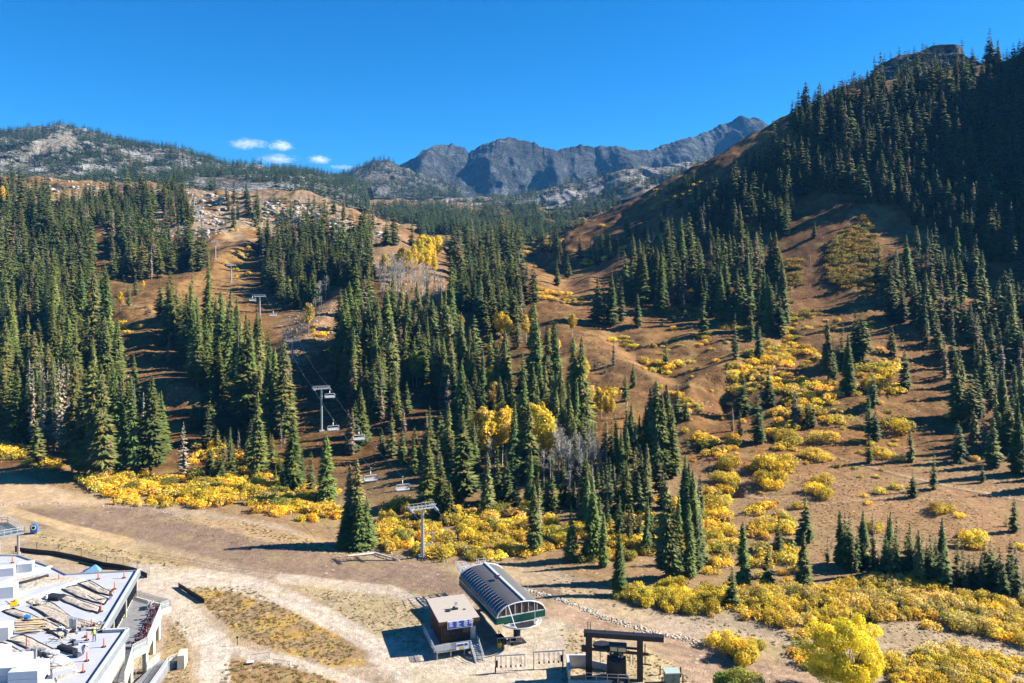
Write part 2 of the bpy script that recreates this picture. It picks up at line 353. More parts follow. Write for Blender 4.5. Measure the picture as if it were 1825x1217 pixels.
quad = np.stack([idx[:-1, :-1], idx[:-1, 1:], idx[1:, 1:], idx[1:, :-1]], -1).reshape(-1, 4)
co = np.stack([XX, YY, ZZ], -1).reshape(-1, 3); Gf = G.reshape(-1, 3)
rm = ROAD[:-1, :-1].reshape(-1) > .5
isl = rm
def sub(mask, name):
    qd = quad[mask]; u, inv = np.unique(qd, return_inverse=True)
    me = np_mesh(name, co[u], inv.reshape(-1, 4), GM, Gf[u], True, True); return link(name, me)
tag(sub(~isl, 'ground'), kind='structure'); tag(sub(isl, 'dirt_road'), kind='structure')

# ---------------------------------------------------------------- background mountains
def pl(lst, x):
    xs = [p[0] for p in lst]; return [np.interp(x, xs, [p[k] for p in lst]) for k in range(1, len(lst[0]))]
def mountain(name, crest, foot, n=(420, 150), pw=1.6, amp=(60, 25), sc_=(170, 60), crag=6, mat=None, seed=0, back=500, mid=None, bulge=()):
    x0, x1 = crest[0][0], crest[-1][0]; px = np.linspace(x0, x1, n[0])
    cy, cY = pl(crest, px); fy, fY = pl(foot, px)
    cz = HC+cY*(HY-cy)/F; fz = HC+fY*(HY-fy)/F; cx = (px-CX)/F*cY; fx = (px-CX)/F*fY
    t = np.linspace(0, 1, n[1])[:, None]
    X = fx+(cx-fx)*t; Y = fY+(cY-fY)*t
    e = t**pw if mid is None else np.interp(t, [m[0] for m in mid], [m[1] for m in mid])
    Z = fz+(cz-fz)*e
    env = np.sin(np.clip(t, 0, 1)*math.pi)**.6
    for bp, bw, ba in bulge: Y = Y-ba*env*np.exp(-((px-bp-(1-t)*8)/bw)**2)
    r1 = ridged(X/sc_[0], Y/sc_[0]*.35+Z/sc_[0]*.2, seed, 4)-.5; r2 = ridged(X/sc_[1], Z/sc_[1]*.7, seed+7, 3)-.5
    Y = Y-env*(amp[0]*r1*2+amp[1]*r2*2); Z = Z+env*(amp[0]*.35*r1+amp[1]*.5*r2)
    Z = Z+t**6*crag*(ridged(X/38, X*0+seed, seed+3, 4)-.5)*2+t**2*crag*.4*(fbm(X/12, Y/12, seed+4, 2)-.5)
    tb = np.linspace(0, 1, 20)[1:, None]
    Xb = np.repeat(X[-1:], 19, 0); Yb = Y[-1:]+tb*back; Zb = Z[-1:]-tb**1.2*back*.75
    X = np.vstack([X, Xb]); Y = np.vstack([Y, Yb]); Z = np.vstack([Z, Zb])
    id_ = np.arange(X.size).reshape(X.shape)
    qd = np.stack([id_[:-1, :-1], id_[:-1, 1:], id_[1:, 1:], id_[1:, :-1]], -1).reshape(-1, 4)
    mk = run_mask(X, Y, Z).reshape(-1) if name == 'left_mountain' else np.zeros(X.size)
    me = np_mesh(name, np.stack([X, Y, Z], -1).reshape(-1, 3), qd, mat, np.repeat(mk[:, None], 3, 1), True, True)
    tag(link(name, me), kind='structure')
    return X[:n[1]], Y[:n[1]], Z[:n[1]]
RUNS = [[(60,272),(75,262),(125,236),(132,240),(136,258),(110,266),(70,278)], [(55,262),(62,258),(108,234),(112,237),(70,262),(58,270)]]
def run_mask(X, Y, Z):
    p, q_ = CX+X/Y*F, HY-(Z-HC)*F/Y; return np.clip(sum(inpoly(p+(fbm(X/25, Z/25, 9, 3)-.5)*14, q_, r_, 3) for r_ in RUNS), 0, 1)
def rock_mat(name, rock, dark, soil, s, veg=.5, low=None):
    t = NT(name); p = t.pos()
    n1 = t.noise(s, 8, .7, p); n2 = t.noise(s*.22, 5, .6, p, .5); n3 = t.noise(s*6, 3, .7, p)
    c = t.ramp(n1, [(.36, dark), (.5, tuple((a+b)/2 for a, b in zip(dark, rock))), (.62, rock)])
    c = t.mix(c, soil, t.ramp(n2, [(.5, 0.0), (.6, 1.0)]))
    c = t.mix(c, (.03, .042, .025), t.math('MULTIPLY', t.ramp(t.noise(s*1.7, 6, .75, p), [(.5, 0.0), (.56, 1.0)]), veg))
    if low:
        z = t.n('ShaderNodeSeparateXYZ'); t.l(p, z.inputs[0])
        w = t.math('ADD', z.outputs[2], t.math('MULTIPLY', t.math('SUBTRACT', n2, .5), low[2]))
        mr = t.n('ShaderNodeMapRange'); mr.inputs['From Min'].default_value = low[0]; mr.inputs['From Max'].default_value = low[1]
        t.l(w, mr.inputs['Value']); c = t.mix(low[3], c, mr.outputs[0])
    c = t.mix(c, t.ramp(n3, [(.3, .7), (.7, 1.3)]), .8, 'MULTIPLY')
    c = t.mix(c, (.30, .26, .20), t.n('ShaderNodeVertexColor', layer_name='Col').outputs[0])
    t.base(c, .95); t.bump(t.math('ADD', n1, t.math('MULTIPLY', n3, .3)), 1.0, 1.2/s); t.b.inputs['Specular IOR Level'].default_value = .1
    return t.m
m_left = rock_mat('left_mountain_rock', (.46, .44, .41), (.075, .072, .065), (.17, .13, .085), .035, .95)
m_castle = rock_mat('cliff_rock', (.155, .17, .17), (.026, .032, .036), (.06, .058, .06), .013, .75, (250, 320, 200, (.36, .32, .30)))  # dark and pale rock tones stand in for shaded and lit faces
m_mid = rock_mat('pale_talus_rock', (.50, .46, .44), (.22, .2, .19), (.32, .26, .2), .03, .35)
ML = mountain('left_mountain',
  [(-500,250,1900),(-200,240,1900),(0,237,1900),(60,230,1900),(110,224,1900),(150,230,1900),(200,246,1880),(250,259,1850),(330,268,1800),(370,284,1780),(410,297,1760),(450,298,1760),(500,303,1780),(560,312,1800),(600,322,1820),(660,334,1850)],
  [(-500,345,1080),(0,345,1080),(200,350,1050),(400,362,1000),(560,368,1000),(660,372,1150)], pw=1.15, amp=(70, 26), sc_=(240, 80), crag=8, mat=m_left, seed=5)
MD = mountain('small_peak',
  [(540,325,2500),(590,318,2500),(640,301,2500),(665,290,2500),(690,288,2500),(720,300,2500),(760,315,2500),(820,330,2500)],
  [(540,350,1900),(820,356,1900)], n=(200, 90), pw=1.2, amp=(60, 25), crag=8, mat=rock_mat('knob_rock', (.26, .25, .23), (.06, .058, .05), (.16, .13, .09), .03, .95), seed=9)
MC = mountain('cliff_mountain',
  [(500,330,3300),(560,316,3300),(600,310,3300),(640,312,3300),(690,303,3300),(740,281,3300),(775,260,3300),(800,257,3300),(828,263,3300),(836,272,3310),(852,262,3320),(880,252,3330),(912,247,3350),(950,255,3350),(968,264,3340),(990,268,3340),(1010,262,3340),(1045,259,3340),(1075,264,3340),(1100,263,3340),(1130,268,3340),(1165,266,3340),(1200,255,3400),(1240,243,3500),(1290,222,3600),(1318,210,3600),(1345,213,3600),(1385,232,3600),(1420,262,3600),(1500,300,3600)],
  [(500,350,2750),(600,350,2750),(700,362,2700),(760,366,2680),(900,360,2680),(1000,355,2700),(1200,340,2850),(1500,335,3000)], n=(760, 220),
  amp=(105, 40), sc_=(460, 130), crag=12, mat=m_castle, seed=13, back=900, bulge=((757, 24, 260), (880, 30, 60), (985, 14, 90), (1110, 30, 110), (1215, 24, 90), (1330, 34, 150)), mid=[(0, 0), (.35, .09), (.5, .2), (.62, .4), (.8, .68), (1, 1)])
MM = mountain('talus_ridge',
  [(700,362,2000),(760,362,2000),(800,356,2000),(860,350,2000),(900,355,2000),(960,345,1900),(1010,330,1800),(1060,318,1750),(1120,305,1700),(1180,296,1650),(1240,292,1600),(1320,285,1500),(1420,282,1400)],
  [(700,372,1500),(900,372,1500),(1000,372,1400),(1100,358,1300),(1200,345,1200),(1420,340,1100)], n=(420, 90), pw=1.1, amp=(40, 18), sc_=(150, 50), crag=8, mat=m_mid, seed=21)
MR = mountain('rocky_summit',
  [(1440,190,900),(1490,162,900),(1520,152,900),(1550,140,900),(1561,119,900),(1580,110,900),(1600,100,900),(1625,94,900),(1660,86,900),(1690,84,900),(1708,92,900),(1716,118,900),(1760,135,900),(1900,140,900),(2200,140,900)],
  [(1440,262,690),(1600,215,690),(2200,215,690)], n=(300, 110), pw=.9, amp=(34, 20), sc_=(60, 22), crag=5, mat=rock_mat('summit_rock', (.20, .18, .17), (.06, .06, .06), (.13, .1, .08), .06, .8), seed=33, back=300)  # rock colour darkened to stand for shade on the summit

# ---------------------------------------------------------------- camera, sun, sky
cam = bpy.data.cameras.new('camera'); co_ = bpy.data.objects.new('camera', cam); C.objects.link(co_)
co_.location = (0, 0, HC); co_.rotation_euler = (math.pi/2, 0, 0)
cam.sensor_width = 36; cam.lens = 36*F/1825; cam.shift_y = (HY-608.5)/1825; cam.clip_start = .5; cam.clip_end = 40000
sc.camera = co_
sl = bpy.data.lights.new('sun', 'SUN'); sl.energy = 5.0; sl.angle = math.radians(.5); sl.color = (1, .93, .82)
so = bpy.data.objects.new('sun', sl); C.objects.link(so)
sd = Vector((math.cos(SUN_EL)*math.cos(SUN_AZ), math.cos(SUN_EL)*math.sin(SUN_AZ), math.sin(SUN_EL)))
so.rotation_euler = sd.to_track_quat('Z', 'Y').to_euler(); so.location = (300, 0, 400)
w = bpy.data.worlds.new('World'); sc.world = w; w.use_nodes = True; nt = w.node_tree
sky = nt.nodes.new('ShaderNodeTexSky'); sky.sky_type = 'NISHITA'; sky.sun_disc = False
sky.sun_elevation = SUN_EL; sky.sun_rotation = math.pi/2-SUN_AZ; sky.altitude = 2600; sky.air_density = 1.0; sky.dust_density = 1.2; sky.ozone_density = 3.0
hs = nt.nodes.new('ShaderNodeHueSaturation'); hs.inputs['Saturation'].default_value = 1.36; hs.inputs['Hue'].default_value = .49
bg = nt.nodes['Background']; bg.inputs['Strength'].default_value = .05
nt.links.new(sky.outputs[0], hs.inputs['Color']); mx_ = nt.nodes.new('ShaderNodeMix'); mx_.data_type = 'RGBA'; mx_.blend_type = 'MULTIPLY'; mx_.inputs[0].default_value = 1; mx_.inputs[7].default_value = (.46, .95, 1.22, 1)
nt.links.new(hs.outputs[0], mx_.inputs[6]); nt.links.new(mx_.outputs[2], bg.inputs[0])
vs = sc.view_settings; vs.view_transform = 'Standard'; vs.look = 'None'; vs.gamma = 1; vs.exposure = 1.62
sc.cycles.max_bounces = 6; sc.cycles.diffuse_bounces = 1; sc.cycles.volume_bounces = 1; sc.cycles.transparent_max_bounces = 8
sc.cycles.use_denoising = True; sc.cycles.use_adaptive_sampling = True; sc.cycles.adaptive_threshold = .02

def box_obj(name, lo, hi, mat):
    mb = MB(); mb.box([(a+b)/2 for a, b in zip(lo, hi)], [b-a for a, b in zip(lo, hi)]); return mb.build(name, mat)
hm = bpy.data.materials.new('haze_air'); hm.use_nodes = True; ht = hm.node_tree; ht.nodes.clear()
ho = ht.nodes.new('ShaderNodeOutputMaterial'); hv = ht.nodes.new('ShaderNodeVolumePrincipled'); hv.inputs['Color'].default_value = (.10, .42, 1.0, 1); hv.inputs['Density'].default_value = .000045; hv.inputs['Anisotropy'].default_value = 0
ht.links.new(hv.outputs[0], ho.inputs['Volume'])
tag(box_obj('haze', (-3200, -200, -12), (3200, 5200, 900), hm), 'thin blue air between the camera and the far mountains', 'haze', kind='stuff')
mb = MB(); mb.add([(-260, -190, -.6), (260, -190, -.6), (260, 63, -.6), (-260, 63, -.6)], [(0, 1, 2, 3)]); tag(mb.build('ground', simple_mat('apron_dirt', (.36, .29, .22), .95)), kind='structure')

# small fair-weather clouds far beyond the mountains, outside the haze
for k, (x, y, w_, h_) in enumerate(((440,256,80,22),(502,260,48,20),(493,283,84,20),(570,284,44,17),(612,298,60,10))):
    t = NT('cloud_vapour'); t.t.nodes.remove(t.b); pv = t.n('ShaderNodeVolumePrincipled'); pv.inputs['Color'].default_value = (1, 1, 1, 1)
    tc = t.n('ShaderNodeTexCoord').outputs['Object']; ln = t.n('ShaderNodeVectorMath'); ln.operation = 'LENGTH'; t.l(tc, ln.inputs[0])
    mp = t.n('ShaderNodeMapping'); mp.inputs['Scale'].default_value = (1, .7, .8); mp.inputs['Location'].default_value = (k*3.1, 0, 0); t.l(tc, mp.inputs[0])
    n = t.noise(2.6, 9, .72, mp.outputs[0], 1.4); e = t.math('SUBTRACT', t.math('SUBTRACT', n, .36), t.math('MULTIPLY', t.math('POWER', ln.outputs['Value'], 1.6), .30)); e = t.math('MULTIPLY', e, [.034, .05, .028, .04, .014][k]); e = t.math('MAXIMUM', e, 0.0)
    t.l(e, pv.inputs['Density']); t.l(pv.outputs[0], t.out.inputs['Volume']); pv.inputs['Anisotropy'].default_value = .2
    mb = MB(); mb.blob((0, 0, 0), (1, 1, 1), 3, 0); o = mb.build('cloud', t.m); Yc = 9000; o.location = W(x, y, Yc); o.scale = (w_*.62*Yc/F, 260, h_*.62*Yc/F)
    tag(o, ['leftmost wispy white cloud above the left ridge','small puffy white cloud right of the leftmost one','long flat white cloud below the other two','separate small white cloud at the right of the group','very faint cloud streak low over the small peak'][k], 'cloud', 'small clouds over the ridge')
# ---------------------------------------------------------------- foliage materials
def leaf_mat(name, trans=0.0, var=.35, rough=.7, spec=.15, tint=(1.0, 1.0, 1.0)):
    t = NT(name); a = t.n('ShaderNodeVertexColor', layer_name='Col').outputs[0]
    r = t.n('ShaderNodeObjectInfo').outputs['Random']; p = t.pos()
    n = t.noise(.9, 4, .7, p); n2 = t.noise(.07, 2, .5, p)
    c = t.mix(a, t.ramp(n, [(.3, 1-var), (.7, 1+var)]), 1.0, 'MULTIPLY')
    c = t.mix(c, t.ramp(r, [(0, .72), (.5, 1.0), (1, 1.36)]), 1.0, 'MULTIPLY')
    c = t.mix(c, t.ramp(n2, [(.35, (.82, .92, 1.0)), (.65, (1.15, 1.05, .85))]), .7, 'MULTIPLY')
    c = t.mix(c, tint, 1.0, 'MULTIPLY')
    t.base(c, rough); t.b.inputs['Specular IOR Level'].default_value = spec
    if trans:
        tr = t.n('ShaderNodeBsdfTranslucent'); t.l(c, tr.inputs[0]); mx = t.n('ShaderNodeMixShader')
        mx.inputs[0].default_value = trans; t.l(t.b.outputs[0], mx.inputs[1]); t.l(tr.outputs[0], mx.inputs[2]); t.l(mx.outputs[0], t.out.inputs[0])
    return t.m
M_needle = leaf_mat('needle_foliage', .05, .34, tint=(1.12, 1.16, .98)); M_leaf = leaf_mat('autumn_foliage', .42, .2); M_bark = simple_mat('bark', (.16, .12, .09), .95, var=.4, scale=6, bump=.4)
M_white = simple_mat('pale_bark', (.34, .31, .27), .9, var=.35, scale=8)

def conifer(seed, levels, n, width, subs=2, gaps=.1, base=.04, droop=.18, colr=(.052, .082, .026), dead=0.0, topw=.02, shape=.62):
    """unit-height crown; returns vertices, triangles, colours"""
    r = np.random.default_rng(seed); V = []; T = []; K = []
    lean = r.normal(0, .012, 2); shape = shape*r.uniform(.8, 1.35)
    bulge = r.uniform(.75, 1.0); gapz = r.uniform(0, 1, 3); gapa = r.uniform(0, 6.28, 3)
    for i in range(levels):
        z = base+(1-base)*(i+r.uniform(-.7, .7))/levels; z = min(max(z, base), .99); f = 1-(z-base)/(1-base)
        R = width*(min(f, 1)**shape*(1-.25*max(0, f-.8)*5*(1-bulge)))+topw*.3
        m = max(3, int(n*(.45+.55*f))); R *= min(1, .55+(z-base)*4.5)
        a0 = r.uniform(0, 6.28)
        for k in range(m):
            a = a0+6.283*k/m+r.uniform(-.25, .25)
            L = R*r.choice([r.uniform(.84, 1.14), r.uniform(.5, .84)], p=[.75, .25])
            for gz_, ga_ in zip(gapz, gapa):
                if abs(z-gz_) < .05 and math.cos(a-ga_) > .2: L *= .5
            if r.random() < gaps: continue
            d = np.array([math.cos(a), math.sin(a), 0]); s = np.array([-d[1], d[0], 0]); dr = L*(droop+.5*f*droop)*r.uniform(.6, 1.5)
            c = np.array(colr)*r.uniform(.65, 1.4)*np.array([r.uniform(.85, 1.25), 1, r.uniform(.8, 1.15)])
            if r.random() < dead: c = np.array((.16, .11, .07))*r.uniform(.7, 1.3)
            ctr = np.array([lean[0]*z, lean[1]*z, z])
            for q_ in range(subs):
                off = 0 if q_ == 0 else r.uniform(-.32, .32); dd = d*math.cos(off*1.4)+s*math.sin(off*1.4); ss = np.array([-dd[1], dd[0], 0])
                LL = L*(1 if q_ == 0 else r.uniform(.55, .95)); w_ = LL*r.uniform(.2, .34)*(1.25 if subs == 1 else .5 if subs > 3 else 1); st = 0 if q_ == 0 else r.uniform(0, .35)*LL
                zz = r.uniform(-.008, .008)
                p0 = ctr+dd*st+[0, 0, .012+zz]; pm = ctr+dd*(st+(LL-st)*.55)+[0, 0, -dr*.35+zz]; pt = ctr+dd*LL+[0, 0, -dr*.7+zz+.004]
                b = len(V); V += [p0, pm+ss*w_-[0, 0, w_*.45], pm-ss*w_-[0, 0, w_*.45], pt, pm+[0, 0, .004]]
                T += [(b, b+1, b+4), (b, b+4, b+2), (b+1, b+3, b+4), (b+4, b+3, b+2)] if subs > 1 else [(b, b+1, b+3), (b, b+3, b+2)]
                K += [c]*4+[c*1.1]
    # leader spike
    b = len(V); V += [np.array([.006, 0, .96]), np.array([-.004, .005, .96]), np.array([-.004, -.005, .96]), np.array([lean[0], lean[1], 1.02]), np.array([0, 0, .96])]
    T += [(b, b+1, b+3), (b+1, b+2, b+3), (b+2, b, b+3)]; K += [np.array(colr)]*5
    return np.array(V), np.array(T), np.array(K)
def trunk_np(h, r, colr, n=5):
    V = []; T = []
    for z, rr in ((-.05, r), (h, r*.3)):
        for j in range(n): V.append((rr*math.cos(6.283*j/n), rr*math.sin(6.283*j/n), z))
    for j in range(n):
        T += [(j, (j+1) % n, n+(j+1) % n), (j, n+(j+1) % n, n+j)]
    return np.array(V), np.array(T), np.tile(np.array(colr), (len(V), 1))
def join(*parts):
    V = []; T = []; K = []; o = 0
    for v, t, k in parts: V.append(v); T.append(t+o); K.append(k); o += len(v)
    return np.vstack(V), np.vstack(T), np.vstack(K)

HI = [conifer(s, 62, 12, w_, 5, g, b, d, c, dd) for s, w_, g, b, d, c, dd in (
      (1, .14, .08, .03, .3, (0.092, 0.116, 0.034), .0), (2, .165, .14, .05, .25, (0.100, 0.114, 0.036), .03), (3, .13, .08, .02, .35, (0.078, 0.110, 0.036), .0),
      (4, .19, .18, .06, .2, (0.107, 0.116, 0.037), .05), (5, .17, .12, .1, .3, (0.089, 0.104, 0.036), .02), (6, .145, .2, .12, .3, (0.104, 0.108, 0.041), .12), (7, .16, .08, .02, .28, (0.081, 0.114, 0.034), .0))]
HI_DEAD = [conifer(s, 38, 6, .085, 2, .3, .12, .3, c, 0) for s, c in ((21, (.20, .16, .13)), (22, (.23, .19, .16)), (23, (.17, .09, .06)))]
MIDL = [join(conifer(s+40, 34, 8, w_, 2, .12, .04, .28, c, .02), trunk_np(.6, .013, (0.089, 0.072, 0.060), 4)) for s, w_, c in
      ((1, .165, (0.085, 0.108, 0.034)), (2, .195, (0.092, 0.106, 0.036)), (3, .14, (0.074, 0.104, 0.037)), (4, .21, (0.096, 0.108, 0.037)), (5, .175, (0.081, 0.098, 0.037)), (7, .12, (.16, .13, .10)), (8, .13, (0.070, 0.096, 0.034)), (9, .19, (0.081, 0.104, 0.038)), (6, .15, (0.067, 0.080, 0.036)))]
FARL = [join(conifer(s+70, 11, 5, w_, 1, .05, .03, .3, c, 0), trunk_np(.4, .014, (0.074, 0.064, 0.051), 3)) for s, w_, c in
      ((1, .19, (0.037, 0.059, 0.029)), (2, .23, (0.034, 0.056, 0.027)), (3, .17, (0.037, 0.056, 0.029)), (4, .26, (0.038, 0.058, 0.027)))]

def leaf_cloud(r, centers, radii, n, size, cols, up=.3, shell=.55):
    """leaf-sized quads spread through clumps"""
    k = r.integers(0, len(centers), n); c = centers[k]; R = radii[k]
    d = r.normal(size=(n, 3)); d /= np.linalg.norm(d, axis=1)[:, None]
    rad = (shell+(1-shell)*r.random(n)**.5)[:, None]*(1+r.normal(0, .06, n))[:, None]; p = c+d*R*rad
    nn = d+r.normal(0, .7, (n, 3)); nn[:, 2] += up; nn /= np.linalg.norm(nn, axis=1)[:, None]
    t = np.cross(nn, r.normal(size=(n, 3))); t /= np.linalg.norm(t, axis=1)[:, None]; b = np.cross(nn, t)
    s = size*r.uniform(.6, 1.4, n)[:, None]
    V = np.stack([p-t*s-b*s*.25, p+b*s*.7, p+t*s-b*s*.1, p-b*s*.75], 1).reshape(-1, 3)
    i = np.arange(n)[:, None]*4; T = np.vstack([i+[0, 1, 2], i+[0, 2, 3]])
    cc_ = r.integers(0, len(cols), len(centers)); ck = np.array(cols)[np.where(r.random(n) < .65, cc_[k], r.integers(0, len(cols), n))]*r.uniform(.8, 1.15, len(centers))[k][:, None]*.93*r.uniform(.75, 1.2, n)[:, None]
    return V, T, np.repeat(ck, 4, 0)
YEL = [(.82, .60, .05), (.82, .63, .08), (.72, .54, .06), (.82, .52, .04)]; ORG = [(.76, .42, .05), (.74, .50, .07), (.72, .5, .14)]; OLV = [(.38, .34, .06), (.30, .31, .06), (.45, .36, .06)]; GRN = [(.14, .19, .05), (.2, .25, .06), (.1, .15, .05)]
PALE = [(.74, .58, .17), (.7, .52, .18), (.66, .47, .1)]; LIME = [(.25, .4, .05), (.3, .44, .07), (.22, .36, .05)]; DIM = [(.36, .27, .07), (.28, .24, .06), (.38, .24, .06)]
def shrub(seed, n, size, cols, olive=.15, flat=.5):
    r = np.random.default_rng(seed); m = r.integers(7, 12); a = r.uniform(0, 6.28, m); q = r.uniform(.1, .62, m)**.8
    cen = np.stack([np.cos(a)*q, np.sin(a)*q, .18+r.uniform(0, .32, m)*(1-q*.8)], 1)*[1, 1, 1]
    rad = np.stack([r.uniform(.24, .4, m)]*2+[r.uniform(.22, .36, m)], 1)
    V, T, K = leaf_cloud(r, cen, rad, n, size, cols+OLV if olive > .3 else cols+cols+cols+OLV[:1], .5)
    ok = V[:, 2] > -.05; V[:, 2] = np.where(ok, V[:, 2], -.05)
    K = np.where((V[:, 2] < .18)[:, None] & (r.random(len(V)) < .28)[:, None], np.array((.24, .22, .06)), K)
    return V, T, K
def stems(seed, n=14, h=.5):
    r = np.random.default_rng(seed); mb = MB()
    for i in range(n):
        a = r.uniform(0, 6.28); q_ = r.uniform(.2, .8)
        mb.tube([(0.05*math.cos(a), .05*math.sin(a), -.05), (q_*.5*math.cos(a), q_*.5*math.sin(a), h*.55), (q_*math.cos(a), q_*math.sin(a), h*r.uniform(.6, 1))], [.02, .014, .006], 3, cap=False)
    return mb
SHC = [YEL, YEL, YEL+PALE, ORG+YEL, PALE, YEL+OLV, OLV, GRN+OLV]
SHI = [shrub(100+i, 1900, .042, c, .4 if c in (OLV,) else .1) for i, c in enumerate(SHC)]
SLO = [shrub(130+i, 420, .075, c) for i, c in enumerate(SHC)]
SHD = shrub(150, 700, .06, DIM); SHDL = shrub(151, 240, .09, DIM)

def tubes_np(segs, n=3):
    V = []; T = []
    for a, b, ra, rb in segs:
        a = np.array(a, float); b = np.array(b, float); d = b-a; L = np.linalg.norm(d)+1e-9; d /= L
        u = np.cross(d, [0, 0, 1] if abs(d[2]) < .9 else [1, 0, 0]); u /= np.linalg.norm(u); w_ = np.cross(d, u); k = len(V)
        for p, rr in ((a, ra), (b, rb)):
            for j in range(n): t = 6.283*j/n; V.append(p+(u*math.cos(t)+w_*math.sin(t))*rr)
        for j in range(n): T += [(k+j, k+(j+1) % n, k+n+(j+1) % n), (k+j, k+n+(j+1) % n, k+n+j)]
    return np.array(V), np.array(T)
def branchy(seed, stemsn=1, twig=26, spread=.12, r0=.012, top=1.0, low=.35):
    r = np.random.default_rng(seed); S = []
    for s in range(stemsn):
        o = r.normal(0, .05 if stemsn > 1 else 0, 2); ln = r.normal(0, .05, 2); hh = top*r.uniform(.85, 1)
        pt = lambda t: np.array([o[0]+ln[0]*t*t, o[1]+ln[1]*t*t, t*hh])
        ts = np.linspace(0, 1, 6)
        for a, b in zip(ts[:-1], ts[1:]): S.append((pt(a)-[0, 0, .05 if a == 0 else 0], pt(b), r0*(1-a*.8), r0*(1-b*.8)))
        for k in range(twig):
            t = r.uniform(low, .97); a = r.uniform(0, 6.28); L = spread*(1.25-t)*r.uniform(.6, 1.3)
            p0 = pt(t); p1 = p0+np.array([math.cos(a)*L, math.sin(a)*L, L*r.uniform(.5, 1.4)])
            S.append((p0, p1, r0*.35, r0*.12))
            for j in range(2):
                p2 = p0+(p1-p0)*r.uniform(.4, .9); S.append((p2, p2+np.array([r.normal()*L*.4, r.normal()*L*.4, L*r.uniform(.2, .6)]), r0*.2, r0*.08))
    return S
def aspen(seed, cols, n=900, low=.38, width=.16, size=.022):
    r = np.random.default_rng(seed); m = 15; z = np.linspace(low+.05, .93, m)+r.normal(0, .02, m)
    R = width*np.sin(np.clip((z-low)/(1.03-low), 0, 1)*math.pi*.88+.28); a = r.uniform(0, 6.28, m); q_ = R*.5
    cen = np.stack([np.cos(a)*q_, np.sin(a)*q_, z], 1); rad = np.stack([R*.75, R*.75, R*.7], 1)+.012
    return leaf_cloud(r, cen, rad, n, size, cols, .2, .3)
ASP = {k: [aspen(200+i+j*9, c, 1500, .4 if j else .3, .15+.03*j) for j in range(2)] for i, (k, c) in enumerate({'gold': YEL, 'orange': ORG+YEL[:1], 'lime': LIME, 'pale': PALE}.items())}
ASPB = [tubes_np(branchy(230+i, 1, 20, .13)) for i in range(3)]; BARE = [tubes_np(branchy(240+i, 1+i, 34, .17, .011)) for i in range(3)]

